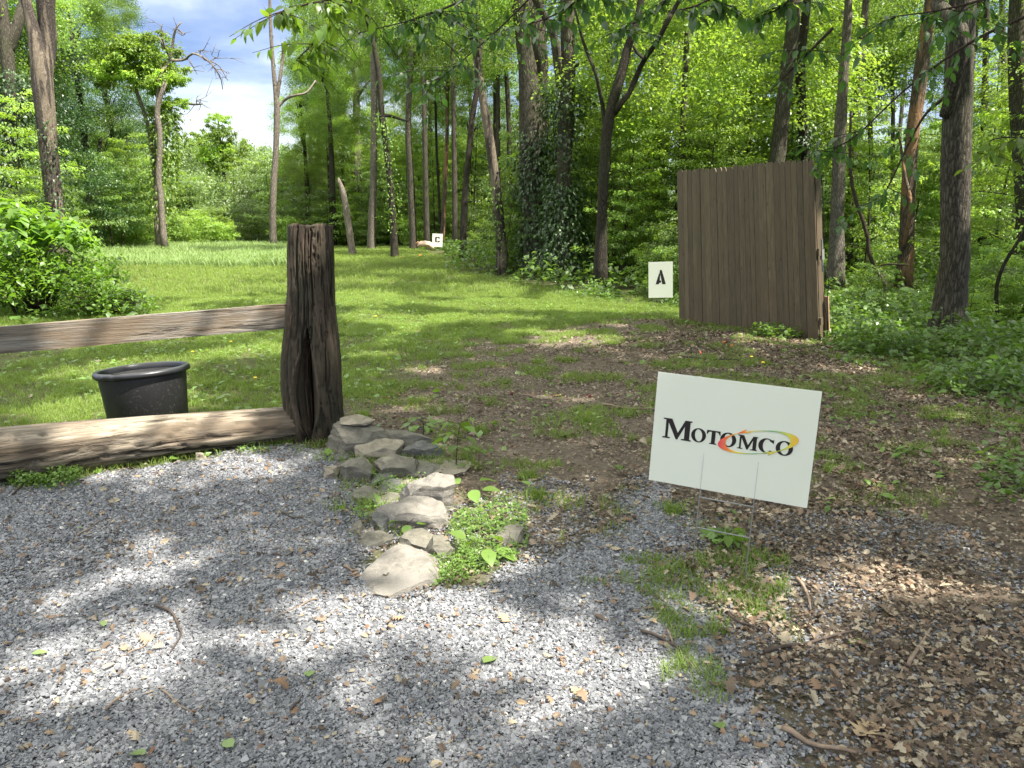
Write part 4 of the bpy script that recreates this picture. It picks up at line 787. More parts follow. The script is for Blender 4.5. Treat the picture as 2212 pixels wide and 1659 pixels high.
sq = (np.abs(np.cos(A_)) ** 3.2 + np.abs(np.sin(A_)) ** 3.2) ** (-1 / 3.2); RR = RR * (.35 + .65 * sq)
uu = np.minimum(A_, 2 * math.pi - A_)
gr = np.abs(fbm(A_ * 9 + 2 * fbm(A_ * 2, Z_ * 2, 1, 4), Z_ * 1.6, 1.6, 201, 4) - .5); RR = RR - .028 * np.exp(-(gr / .035) ** 2) * (.4 + .6 * (fbm(A_ * 3, Z_ * 2, 1, 205) > .45)) + .012 * (fbm(A_ * 14, Z_ * 5, 1, 207) - .5)
for (a0, z0_, z1_, wd, dp) in [(4.35, .75, 1.45, .035, .05), (5.0, .9, 1.45, .03, .045), (4.72, 1.15, 1.45, .02, .03), (4.1, .3, .9, .03, .03), (5.5, .2, 1.1, .03, .04), (4.62, .45, 1.2, .02, .03)]:
    aa = a0 + .05 * np.sin(Z_ * 9); RR -= dp * np.exp(-((A_ - aa) / wd) ** 2) * sstep(z0_ - .08, z0_, Z_) * (1 - sstep(z1_, z1_ + .08, Z_))
# almond shaped hollow on the camera side (angle 3pi/2), with thick lips either side
zc0, zc1 = .04, .78; tz = np.clip((Z_ - zc0) / (zc1 - zc0), 0, 1); wdt = .46 * np.sin(math.pi * tz ** .8) * (1 - .35 * tz) + .001; da = A_ - 4.76 - .10 * (tz - .5)
inside = (Z_ > zc0) & (Z_ < zc1); prof = sstep(1.0, .72, np.abs(da) / wdt) if False else 1 - sstep(.72, 1.0, np.abs(da) / wdt)
core = np.where(inside, prof, 0); RR = RR - core * (.125 + .05 * np.cos(da / wdt * 8 + .6)) * rad[:, None] / .17
lip = np.exp(-((np.abs(da) / wdt - 1.12) / .22) ** 2) * np.sin(math.pi * tz); RR += .022 * lip
Xp = cxm[:, None] + RR * np.cos(A_); Yp = PD + RR * np.sin(A_) * 1.0
topz = np.zeros_like(Z_); topz[0] += .018 * (fbm(A_[0] * 3, A_[0] * 0 + 2, 1, 210) - .5) * 2
Vp = np.stack([Xp, Yp, Z_ + topz], -1).reshape(-1, 3)
ii = np.arange(nz_ - 1)[:, None] * na; jj = np.arange(na)[None]; j2 = (jj + 1) % na; Fp = np.stack([ii + jj, ii + na + jj, ii + na + j2, ii + j2], -1).reshape(-1, 4)
# top face: rings towards the middle with rot and cracks
nr = 14; tv = []; 
for k in range(1, nr + 1):
    f = 1 - k / nr; X_ = cxm[0] + RR[0] * f * np.cos(ph); Y_ = PD + RR[0] * f * np.sin(ph); tv.append(np.stack([X_, Y_, zs[0] + topz[0] * f + .03 * (fbm(X_, Y_, 25, 215) - .5) - .012 * (fbm(X_, Y_, 60, 217) > .55)], -1))
nb_ = len(Vp); Vp = np.concatenate([Vp] + tv); Ft = []
for k in range(nr):
    a = (np.arange(na) if k == 0 else nb_ + (k - 1) * na + np.arange(na)); b_ = nb_ + k * na + np.arange(na); s1 = np.roll(np.arange(na), -1); Ft.append(np.stack([a, a[s1], b_[s1], b_], -1))
M_post = woodmat('weathered_post', (.030, .022, .015), (.15, .115, .082), 2, .95, 1.0, (.05, .045, .03))
M_rail = woodmat('weathered_plank', (.13, .118, .10), (.31, .285, .245), 0, .55, 1.0, (.17, .13, .09))
M_beam = woodmat('weathered_beam', (.13, .108, .08), (.36, .31, .24), 0, .9, 1.0, (.13, .10, .07))
fen = thing('wooden_fence', (pc[0], PD, 0), 'old weathered post and rail fence with a plank rail above a heavy round beam', 'fence')
off = np.array([pc[0], PD, 0.]); me = mesh_np('post', Vp - off, [np.concatenate([Fp] + Ft)], None, True, M_post); o = ob('post', me, fen); o['label'] = 'thick dark split post with a hollow almond-shaped slit'
# rail (plank)
def plank(name, a0, a1, b0_, b1_, th, mat, n=60):
    """a: top edge points, b: bottom edge points (world)"""
    t = np.linspace(0, 1, n)[:, None]; top = a0 * (1 - t) + a1 * t; bot = b0_ * (1 - t) + b1_ * t
    wv = .006 * (fbm(t[:, 0] * 8, 0 * t[:, 0], 1, 220) - .5)[:, None]; top = top + [0, 0, 1] * wv; bot = bot + [0, 0, 1] * wv[::-1]
    dr = a1 - a0; nn = np.cross(dr, [0, 0, 1.]); nn /= np.linalg.norm(nn); nn = nn if nn[1] > 0 else -nn; m_ = 9; Vs = []
    for s_ in (0, 1):
        for k in range(m_):
            f = k / (m_ - 1); Vs.append(top * (1 - f) + bot * f + nn * (th * s_) * 1.0 + nn * .003 * (fbm(t[:, 0] * 20, 0 * t[:, 0] + f * 3, 1, 230 + s_) - .5)[:, None])
    ring = Vs[:m_] + Vs[m_:][::-1]; V = np.stack(ring, 1).reshape(-1, 3); r = 2 * m_; i = np.arange(n - 1)[:, None] * r; j = np.arange(r)[None]
    F = np.stack([i + j, i + (j + 1) % r, i + r + (j + 1) % r, i + r + j], -1).reshape(-1, 4)
    ends = np.array([[k, k + 1, r - 2 - k, r - 1 - k] for k in range(m_ - 1)]); return V, np.concatenate([F, ends, ends[:, ::-1] + (n - 1) * r])
dR = PD - .06; dL = 4.05
RA1 = P(640, 655, dR); RB1 = P(640, 708, dR); RA0 = P(-80, 713, dL); RB0 = P(-80, 772, dL)
V, F = plank('rail', RA0, RA1, RB0, RB1, .045, M_rail); mid = (RA0 + RA1) / 2; dirv = RA1 - RA0; yaw = math.atan2(dirv[1], dirv[0])
def local_ob(name, V, F, mat, parent, org, yaw_, smooth=False, attrs=None):
    c_, s_ = math.cos(-yaw_), math.sin(-yaw_); M = np.array([[c_, -s_, 0], [s_, c_, 0], [0, 0, 1]])
    me = mesh_np(name, (V - org) @ M.T, F, attrs, smooth, mat); o = bpy.data.objects.new(name, me); link(o, parent); o.location = list(org - (off if parent is fen else 0)); o.rotation_euler = (0, 0, yaw_); return o
o = local_ob('rail', V, F, M_rail, fen, mid, yaw); o['label'] = 'flat grey-brown plank rail'
# beam (log)
n = 120; s_ = 64; q2 = np.random.default_rng(3)
bR = P(640, 924, PD - .04); bL = P(-90, 1000, 4.05); t = np.linspace(0, 1, n); rd = np.interp(t, [0, .25, .5, .8, 1], [.168, .160, .150, .135, .125])
cl_ = bL[None] * (1 - t[:, None]) + bR[None] * t[:, None]; cl_[:, 2] += -.015 * np.sin(math.pi * t)
cl_[:, 2] = np.maximum(cl_[:, 2], rd - .015); ph = np.linspace(0, 2 * math.pi, s_, endpoint=False); dv = bR - bL; L_ = np.linalg.norm(dv); dv /= L_; nn = np.cross([0, 0, 1.], dv); nn /= np.linalg.norm(nn); up = np.cross(dv, nn)
TT, PH = np.meshgrid(t * L_, ph, indexing='ij'); RB = rd[:, None] * (1 + .05 * np.cos(2 * PH + .5) + .10 * (fbm(TT * 1.3, PH * 1.2, 1, 240) - .5)) + .006 * (fbm(TT * 4, PH * 14, 1, 243) - .5)
gg = np.abs(fbm(TT * .9, PH * 5, 1.5, 247, 4) - .5); RB -= .020 * np.exp(-(gg / .018) ** 2)
Vb = cl_[:, None] + RB[..., None] * (np.cos(PH)[..., None] * nn + np.sin(PH)[..., None] * up); Vb = Vb.reshape(-1, 3)
i = np.arange(n - 1)[:, None] * s_; j = np.arange(s_)[None]; Fb = np.stack([i + j, i + (j + 1) % s_, i + s_ + (j + 1) % s_, i + s_ + j], -1).reshape(-1, 4)
Vb = np.concatenate([Vb, cl_[:1], cl_[-1:]]); e = np.arange(s_); caps = np.concatenate([np.stack([np.full(s_, n * s_), (e + 1) % s_, e], -1), np.stack([np.full(s_, n * s_ + 1), (n - 1) * s_ + e, (n - 1) * s_ + (e + 1) % s_], -1)])
o = local_ob('beam', Vb, [Fb, caps], M_beam, fen, (bL + bR) / 2, math.atan2(dv[1], dv[0]), True); o['label'] = 'heavy round weathered beam resting on the gravel'

# ------------------------------------------------------------------ black muck tub
tub = P(327, 940, 5.2); tub[2] = float(H(tub[0], tub[1])); t = thing('muck_tub', tub, 'black plastic tub standing on the lawn behind the fence beam', 'tub'); t.rotation_euler = (R(-1.5), R(-3.5), 0)
def lathe(prof, n=64, sx=1., lift=None):
    a = np.linspace(0, 2 * math.pi, n, endpoint=False); V = np.array([[r * math.cos(x) * sx, r * math.sin(x), z] for r, z in prof for x in a]); m_ = len(prof)
    i = np.arange(m_ - 1)[:, None] * n; j = np.arange(n)[None]; return V, np.stack([i + j, i + (j + 1) % n, i + n + (j + 1) % n, i + n + j], -1).reshape(-1, 4)
m, nt, N, L, b = newmat('black_tub_plastic'); v = objvec(N, L); sp = noise(N, L, v, 60, 5, .7); r_ = ramp(N, [(.56, (.014, .014, .015)), (.68, (.13, .125, .11))]); L.new(sp, r_.inputs[0])
r2 = ramp(N, [(.4, (0, 0, 0)), (.7, (1, 1, 1))]); L.new(noise(N, L, v, 3, 4), r2.inputs[0]); c = mixc(N, L, r2.outputs[0], (.012, .012, .013), r_.outputs[0]); L.new(c, b.inputs['Base Color']); b.inputs['Roughness'].default_value = .5
M_tub = m; Hh = .44; Rt, Rb = .278, .238
V, F = lathe([(0.001, .012), (Rb - .004, .012), (Rb - .003, .02), (Rt - .006, Hh - .01), (Rt, Hh - .01), (Rt + .0, Hh - .05), (Rb + .01, .01), (Rb, 0), (.001, 0)]); ob('body', mesh_np('body', V, F, None, True, M_tub), t)
V, F = lathe([(Rt - .008, Hh - .03), (Rt - .008, Hh + .004), (Rt + .004, Hh + .012), (Rt + .022, Hh + .008), (Rt + .030, Hh - .004), (Rt + .028, Hh - .026), (Rt + .020, Hh - .028), (Rt + .018, Hh - .008), (Rt + .001, Hh - .012), (Rt + .001, Hh - .03)])
kx = fbm(V[:, 0] * 30, V[:, 1] * 30, 1, 9) ; V[:, 2] += np.where((V[:, 1] < -.22) & (V[:, 0] < -.02) & (V[:, 0] > -.2), -.006 * (kx > .5), 0); ob('rim', mesh_np('rim', V, F, None, True, plain('tub_rim_plastic', (.02, .021, .024), .38, .5)), t)

# ------------------------------------------------------------------ brown board panel
fl = G(1467, 693); fr = G(1769, 741); tl = P(1462, 370, fl[1] - .10); tr_ = P(1757, 342, fr[1] - .12); org = (fl + fr) / 2
t = thing('board_panel', org, 'tall brown dog-eared board panel standing on the leaf litter', 'fence panel')
W = float(np.linalg.norm(fr - fl)); HP = float(((tl - fl)[2] + (tr_ - fr)[2]) / 2); nrm = np.cross(fr - fl, (tl - fl)); nrm /= np.linalg.norm(nrm); nrm = nrm if nrm[1] > 0 else -nrm
def warp(V):
    V = np.asarray(V, float); f = (V[:, 0] / W + .5)[:, None]; h = (V[:, 2] / HP)[:, None]
    return fl * (1 - f) * (1 - h) + fr * f * (1 - h) + tl * (1 - f) * h + tr_ * f * h + nrm * V[:, 1:2] - org
class WB(MB):
    def mesh(s, name, mat, smooth=False): s.V = [warp(v) for v in s.V]; return MB.mesh(s, name, mat, smooth)
m, nt, N, L, b = newmat('stained_board'); v = objvec(N, L, (30, 30, 1.2)); f = noise(N, L, v, 1.3, 8, .7); r_ = ramp(N, [(.3, (.065, .048, .026)), (.5, (.105, .079, .045)), (.72, (.155, .117, .069))]); L.new(f, r_.inputs[0])
a = attr(N, 'tint'); mr = N.new('ShaderNodeMapRange'); mr.inputs[3].default_value = .78; mr.inputs[4].default_value = 1.22; L.new(a.outputs['Fac'], mr.inputs[0]); hs = N.new('ShaderNodeHueSaturation'); L.new(r_.outputs[0], hs.inputs['Color']); L.new(mr.outputs[0], hs.inputs['Value'])
kn = N.new('ShaderNodeTexVoronoi'); kn.inputs['Scale'].default_value = 1.0; L.new(objvec(N, L, (7, 7, 3.2)), kn.inputs['Vector']); kr = ramp(N, [(.05, (.35, .3, .28)), (.10, (1, 1, 1))]); L.new(kn.outputs['Distance'], kr.inputs[0]); c = mixc(N, L, .8, hs.outputs[0], kr.outputs[0], 'MULTIPLY')
sr = ramp(N, [(.5, (0, 0, 0)), (.75, (1, 1, 1))]); L.new(noise(N, L, objvec(N, L, (3, 3, 1.2)), 1.2, 4), sr.inputs[0]); c = mixc(N, L, sr.outputs[0], c, (.105, .075, .043)); L.new(c, b.inputs['Base Color']); b.inputs['Roughness'].default_value = .75; bump(N, L, b, f, .15, .003); M_board = m
mb = WB(); q2 = np.random.default_rng(8); xs = []; x = -W / 2
while x < W / 2 - .05:
    w_ = q2.choice([.135, .095, .085, .11, .14, .09]); w_ = min(w_, W / 2 - x); xs.append((x, x + w_)); x += w_
gzl = gzr = 0.
for (a0, a1) in xs:
    f = (a0 + W / 2) / W; zt = HP + .0 + q2.normal(0, .008); zb = gzl * (1 - f) + gzr * f + .02 * q2.random() - .01; g = .0025; e_ = min(.03, (a1 - a0) * .3); y0 = q2.normal(0, .0015); th = .016
    pr = [(a0 + g, zb), (a1 - g, zb), (a1 - g, zt - .055), (a1 - g - e_ * .45, zt - .018), (a1 - g - e_, zt), (a0 + g + e_, zt), (a0 + g + e_ * .45, zt - .018), (a0 + g, zt - .055)]
    k = len(pr); V = np.array([[x_, y0, z_] for x_, z_ in pr] + [[x_, y0 + th, z_] for x_, z_ in pr]); tn = q2.random(); F4 = [[0, 1, 2, 7], [7, 2, 3, 6], [6, 3, 4, 5]]
    mb.add(V, np.array(F4), np.array(F4)[:, ::-1] + k, np.array([[j_, j_ + k, (j_ + 1) % k + k, (j_ + 1) % k] for j_ in range(k)]), tint=tn)
    for zz in (.35, 1.1, 1.9):
        for xo in (.02, -.02):
            xx = (a0 + a1) / 2 + xo; mb.tube([[xx, y0 + .002, zz], [xx, y0 - .0012, zz]], [.0035, .0035], 6, tint=0.)
ob('boards', mb.mesh('boards', M_board), t)
for zz in (.22, 1.05, 1.88):
    mb = WB(); mb.box([-W / 2 - .0, .019, zz], [W / 2 + .025, .057, zz + .088]); ob('back_rail', mb.mesh('back_rail', M_board), t)
for xx in (-W / 2 + .2, W / 2 - .12): mb = WB(); mb.box([xx, .06, -.3], [xx + .089, .149, HP - .12]); ob('post', mb.mesh('post', M_board), t)
mb = WB(); mb.box([W / 2 + .0, .06, 1.0], [W / 2 + .035, .1, 1.12]); mb.tube([[W / 2 + .02, .08, .86], [W / 2 + .02, .08, 1.24]], [.012, .012], 10); ob('conduit', mb.mesh('conduit', plain('grey_pvc', (.22, .225, .21), .5)), t)
mb = WB(); mb.tube(curve([[W / 2 + .03, .09, 1.95], [W / 2 + .05, .09, 1.5], [W / 2 + .02, .085, 1.05], [W / 2 + .06, .09, .8], [W / 2 + .015, .09, .55], [W / 2 + .05, .09, .3], [W / 2 + .055, .09, .1]], 40), np.full(40, .005), 6)
mb.tube(curve([[W / 2 + .04, .1, .9], [W / 2 + .085, .1, .75], [W / 2 + .055, .1, .5], [W / 2 + .06, .1, .15]], 30), np.full(30, .005), 6); ob('cable', mb.mesh('cable', plain('black_rubber', (.015, .015, .015), .5)), t)
mb = WB(); mb.box([W / 2 - .3, .16, .12], [W / 2 + .02, .175, .55]); ob('backing_sheet', mb.mesh('backing_sheet', plain('plywood', (.42, .27, .17), .7)), t)

# ------------------------------------------------------------------ signs
M_sign = plain('white_corrugated_plastic', (.80, .82, .73), .6, .3, 0, .015, 3); M_ink = plain('black_ink', (.022, .018, .018), .6, .2, 0, .05)
nt = M_sign.node_tree; b = nt.nodes['Principled BSDF']; tr = nt.nodes.new('ShaderNodeBsdfTranslucent'); tr.inputs[0].default_value = (.8, .84, .72, 1); ms = nt.nodes.new('ShaderNodeMixShader'); ms.inputs[0].default_value = .3
nt.links.new(b.outputs[0], ms.inputs[1]); nt.links.new(tr.outputs[0], ms.inputs[2]); nt.links.new(ms.outputs[0], nt.nodes['Material Output'].inputs[0])
M_wire = plain('galvanised_wire', (.35, .36, .37), .4, .5, .8, .1)
def shape2d(name, loops, mat, parent, loc=(0, 0, 0), th=.0008):
    """filled flat shape with holes, in the XZ plane, facing -Y"""
    cu = bpy.data.curves.new(name, 'CURVE'); cu.dimensions = '2D'; cu.fill_mode = 'BOTH'; cu.extrude = th / 2
    for lp in loops:
        s = cu.splines.new('POLY'); s.points.add(len(lp) - 1); s.use_cyclic_u = True
        for p_, (x_, y_) in zip(s.points, lp): p_.co = (x_, y_, 0, 1)
    tmp = bpy.data.objects.new('tmp', cu); COL.objects.link(tmp); dg = bpy.context.evaluated_depsgraph_get(); me = bpy.data.meshes.new_from_object(tmp.evaluated_get(dg)); bpy.data.objects.remove(tmp); me.name = name
    me.transform(Matrix.Rotation(math.pi / 2, 4, 'X')); me.materials.clear(); me.materials.append(mat); return ob(name, me, parent, loc)
def ell(cx_, cy_, rx_, ry_, tilt=0, n=48): 
    c_, s2 = math.cos(tilt), math.sin(tilt); return [(cx_ + rx_ * math.cos(a) * c_ - ry_ * math.sin(a) * s2, cy_ + rx_ * math.cos(a) * s2 + ry_ * math.sin(a) * c_) for a in np.linspace(0, 2 * math.pi, n, endpoint=False)]
def letM(x, y, w_, h): # bold serif M
    s = h * .055; st = w_ * .20; th = w_ * .075
    P_ = [(0, 0), (w_ * .27, 0), (w_ * .27, s), (w_ * .185, s * 1.4), (w_ * .185, h * .80), (w_ * .475, 0), (w_ * .53, 0), (w_ * .80 - st * .0 - w_ * .04, h * .70), (w_ * .76, s * 1.4), (w_ * .66, s), (w_ * .66, 0), (w_, 0), (w_, s), (w_ * .94, s * 1.4), (w_ * .94, h - s * 1.4), (w_, h - s), (w_, h), (w_ * .76, h), (w_ * .53, h * .34), (w_ * .30, h), (0, h), (0, h - s), (w_ * .095, h - s * 1.4), (w_ * .095, s * 1.4), (0, s)]
    return [[(x + a, y + b_) for a, b_ in P_]]
def letO(x, y, w_, h): return [ell(x + w_ / 2, y + h / 2, w_ / 2, h / 2 * 1.04), ell(x + w_ / 2, y + h / 2, w_ * .245, h * .44, .12)]
def letT(x, y, w_, h):
    s = h * .06; c_ = w_ / 2; st = w_ * .14
    P_ = [(c_ - st * 1.9, 0), (c_ + st * 1.9, 0), (c_ + st * 1.9, s), (c_ + st, s * 1.5), (c_ + st, h - s * 1.5), (w_ * .84, h - s * 2), (w_ * .95, h * .70), (w_, h * .70), (w_ * .985, h), (w_ * .015, h), (0, h * .70), (w_ * .05, h * .70), (w_ * .16, h - s * 2), (c_ - st, h - s * 1.5), (c_ - st, s * 1.5), (c_ - st * 1.9, s)]
    return [[(x + a, y + b_) for a, b_ in P_]]
def letC(x, y, w_, h):
    cx_, cy_ = x + w_ / 2, y + h / 2; o_ = [(cx_ + w_ / 2 * math.cos(a), cy_ + h * .52 * math.sin(a)) for a in np.linspace(R(38), R(318), 40)]; i_ = [(cx_ + .03 * w_ + w_ * .25 * math.cos(a), cy_ + h * .45 * math.sin(a)) for a in np.linspace(R(318), R(48), 40)]
    o_ = [(x + w_ * .93, y + h * .68), (x + w_ * .93, y + h * 1.0), (x + w_ * .87, y + h * .93)] + o_[4:]; return [o_ + i_]
# yard sign with wire stake
sgc = [P(1422, 803, 3.05)]
SG = {'TL': (.585, .05, -3.12), 'TR': (1.145, -.03, -2.86), 'BL': (.57, -.40, -3.21)}
def c2w(p): x_, y_, z_ = p; return np.array([x_, y_ * sT - z_ * cT, CAMZ + y_ * cT + z_ * sT])
TL = c2w(((1422 - CX) / FPX * 3.12, (CY - 803) / FPX * 3.12, -3.12)); TRr = c2w(((1776 - CX) / FPX * 2.865, (CY - 846) / FPX * 2.865, -2.865)); BL = c2w(((1403 - CX) / FPX * 3.205, (CY - 1036) / FPX * 3.205, -3.205))
ux = TRr - TL; SW = np.linalg.norm(ux); ux /= SW; uz = TL - BL; uz -= ux * (uz @ ux); SH = np.linalg.norm(uz); uz /= SH; uy = np.cross(uz, ux)
ctr = TL + ux * SW / 2 - uz * SH / 2; gsz = float(H(ctr[0], ctr[1]))
Mr = Matrix(((ux[0], uy[0], uz[0]), (ux[1], uy[1], uz[1]), (ux[2], uy[2], uz[2])))
t = thing('yard_sign', ctr, 'white yard sign on a wire stake with a dark serif company name and coloured arrows', 'sign'); t.rotation_mode = 'QUATERNION'; t.rotation_quaternion = Mr.to_quaternion()
mb = MB(); mb.box([-SW / 2, -.002, -SH / 2], [SW / 2, .002, SH / 2]); pnl = ob('panel', mb.mesh('panel', M_sign), t)
k = SW / 3.56  # the photograph's sign is about 356 px wide; unit below = 1/100 width step
def gradmat(name, stops, x0, x1):
    m, nt, N, L, b = newmat(name); tcn = N.new('ShaderNodeTexCoord'); sp_ = N.new('ShaderNodeSeparateXYZ'); L.new(tcn.outputs['Object'], sp_.inputs[0]); mr = N.new('ShaderNodeMapRange'); mr.inputs[1].default_value = x0; mr.inputs[2].default_value = x1; L.new(sp_.outputs[0], mr.inputs[0]); r = ramp(N, stops); L.new(mr.outputs[0], r.inputs[0]); L.new(r.outputs[0], b.inputs['Base Color']); b.inputs['Roughness'].default_value = .5; return m
def mk_text(loops, name='letter', z=-.0030): return shape2d(name, loops, M_ink, pnl, (0, z, 0), .0006)
xu = SW; yu = SH
def XX_(f): return (f - .5) * xu
b0_ = -.045 * 1.0
yb = -.036
mk_text(letM(XX_(.065), yb - .003, .188 * xu, .083))
for ch, x0_, x1_ in [('O', .252, .347), ('T', .350, .437), ('O', .437, .537), ('M', .545, .668), ('C', .672, .770), ('O', .776, .878)]:
    mk_text({'O': letO, 'T': letT, 'M': letM, 'C': letC}[ch](XX_(x0_), yb, (x1_ - x0_) * xu, .056))
cxa = XX_(.665); cya = 0.0; rxa = .152; rya = .046; tA = R(12.5)
def rotp(x_, y_): return (cxa + x_ * math.cos(tA) - y_ * math.sin(tA), cya + x_ * math.sin(tA) + y_ * math.cos(tA))
def swoosh(a0, a1, am, wmax, n=70):
    o_, i_ = [], []
    for f in np.linspace(0, 1, n):
        a = a0 + (a1 - a0) * f; w_ = wmax * math.exp(-((a - am) / 50) ** 2) + .0065 * (1 - f) ** 1.5 + .0004; w_ *= min(1, (1 - f) * 6 + .12); c_, s_2 = math.cos(R(a)), math.sin(R(a))
        o_.append(rotp(rxa * c_, rya * s_2)); i_.append(rotp((rxa - w_) * c_, (rya - w_ * .35) * s_2))
    return o_ + i_[::-1]
M_g1 = gradmat('arrow_print_upper', [(0, (.75, .16, .03)), (.18, (.80, .62, .05)), (.5, (.08, .35, .14)), (.8, (.55, .55, .06)), (1, (.75, .35, .03))], cxa - .06, cxa + rxa)
M_g2 = gradmat('arrow_print_lower', [(0, (.65, .03, .10)), (.2, (.75, .2, .03)), (.4, (.8, .68, .03)), (.7, (.05, .35, .15)), (1, (.6, .5, .05))], cxa - rxa, cxa + .06)
shape2d('arrow', [swoosh(100, -88, 0, .028)], M_g1, pnl, (0, -.0044, 0), .0004)
shape2d('arrow', [swoosh(280, 92, 180, .028)], M_g2, pnl, (0, -.0044, 0), .0004)
def head(a, sg):
    x_, y_ = rxa * math.cos(R(a)), rya * math.sin(R(a)); h_ = [(x_ - sg * .038, y_ - sg * .0055), (x_ + sg * .004, y_ + sg * .0105), (x_ - sg * .002, y_ + sg * .001), (x_ + sg * .018, y_ - sg * .0005), (x_ + sg * .018, y_ - sg * .005)]
    return [[rotp(*p_) for p_ in h_]]
shape2d('arrow', head(104, 1), M_g1, pnl, (0, -.0050, 0), .0004); shape2d('arrow', head(284, -1), M_g2, pnl, (0, -.0050, 0), .0004)
mb = MB(); wz = -(ctr[2] - gsz) / max(.2, uz[2]) - .04
for xx in (-.097, .115): mb.tube([[xx, .0, SH * -.23], [xx, 0, -SH / 2], [xx + (.0), .0, wz]], [.0024, .0024, .0024], 6)
for zz in (-SH / 2 - .035, -SH / 2 - .165): mb.tube([[-.10, 0, zz], [.118, 0, zz]], [.0026, .0026], 6)
ob('wire_stake', mb.mesh('wire_stake', M_wire), t)
M_flute = plain('plastic_ridge', (.52, .57, .53), .5, .3, 0, .02)
for xx in (-.097, .115): mb = MB(); mb.tube([[xx, -.0016, -SH * .495], [xx, -.0016, -SH * .17]], [.0013, .0013], 6); ob('flute_ridge', mb.mesh('flute_ridge', M_flute), pnl)
def letter_sign(label, u0, v0, u1, v1, hh, loops, yaw_, rollv, gap, depth_scale=1.0):
    um, vm = (u0 + u1) / 2, (v0 + v1) / 2; zc_ = hh * FPX / (v1 - v0); d_ = ray(um, vm); p = np.array([0, 0, CAMZ]) + d_ * zc_
    t = thing('letter_sign', p, label, 'sign'); t.rotation_euler = (0, R(rollv), R(yaw_)); wd = (u1 - u0) / FPX * zc_ / math.cos(R(yaw_)); mb = MB(); mb.box([-wd / 2, -.002, -hh / 2], [wd / 2, .002, hh / 2]); pn = ob('panel', mb.mesh('panel', M_sign), t)
    for lp in loops: shape2d('letter', [[(x_ * wd, y_ * hh) for x_, y_ in lp]], M_ink, pn, (0, -.003, 0), .0006)
    g = float(H(p[0], p[1])); mb = MB()
    for xx in (-.13, .13): mb.tube([[xx * wd / .457, .0045, .0], [xx * wd / .457, .0045, min(-hh / 2 - .02, g - p[2] - .05)]], [.002, .002], 6)
    mb.tube([[-.13 * wd / .457, .0045, -hh / 2 - .04], [.13 * wd / .457, .0045, -hh / 2 - .04]], [.002, .002], 6); ob('wire_stake', mb.mesh('wire_stake', M_wire), t)
Aloops = [[(-.20, -.115), (-.07, -.115), (-.045, -.085), (.03, -.06), (.03, -.02), (-.01, -.02), (-.035, .06), (-.06, .10), (-.11, .02)], [(.01, .28), (-.05, .28), (-.08, .22), (-.06, .13), (.0, .0), (.055, -.115), (.215, -.115), (.07, .25)]]
Aloops = [[(-.205, -.12), (-.075, -.12), (-.055, -.085), (.02, -.07), (.02, -.02), (-.03, -.02), (-.02, .16), (-.055, .19)], [(-.04, .21), (.005, .10), (.07, -.12), (.215, -.12), (.06, .25), (.03, .28), (-.02, .28)]]
letter_sign('white sign with a stencilled black letter A left of the board panel', 1402, 566, 1452, 643, .61, Aloops, -14, -2.2, 0)
o4 = .19
Cloops = [[(x_ * 1.3, y_ * 1.05) for x_, y_ in [(.17, .20), (.12, .25), (-.12, .25), (-.18, .20), (-.18, -.10), (-.12, -.15), (.12, -.15), (.18, -.10), (.18, -.03), (.07, -.03), (.07, -.065), (.05, -.08), (-.04, -.08), (-.06, -.065), (-.06, .165), (-.04, .18), (.05, .18), (.07, .165), (.07, .12), (.17, .12)]]]
letter_sign('small distant white sign with a black letter C at the far lawn edge', 934, 505, 956, 533, .60, Cloops, 8, 2.5, 0)
# ------------------------------------------------------------------ rocks
def rockmat(name, c1, c2, c3):
    m, nt, N, L, b = newmat(name); v = objvec(N, L); f = noise(N, L, v, 16, 9, .75, .5); r = ramp(N, [(.3, c1), (.5, c2), (.72, c3)]); L.new(f, r.inputs[0])
    f2 = noise(N, L, v, 3, 4, .6); r2 = ramp(N, [(.45, (0, 0, 0)), (.65, (1, 1, 1))]); L.new(f2, r2.inputs[0]); c = mixc(N, L, r2.outputs[0], r.outputs[0], tuple(a * .8 + .03 for a in c2))
    L.new(c, b.inputs['Base Color']); b.inputs['Roughness'].default_value = .85; b.inputs['Specular IOR Level'].default_value = .25
    g = noise(N, L, objvec(N, L, (14, 14, 45)), 2.2, 9, .75); bump(N, L, b, g, .9, .014); return m
RK = [rockmat('grey_rock', (.085, .079, .062), (.155, .145, .115), (.25, .235, .19)), rockmat('tan_rock', (.16, .135, .10), (.27, .24, .18), (.40, .36, .285)), rockmat('pale_rock', (.12, .11, .092), (.20, .185, .16), (.29, .27, .235)), rockmat('slate_rock', (.06, .062, .057), (.115, .116, .107), (.19, .187, .17))]
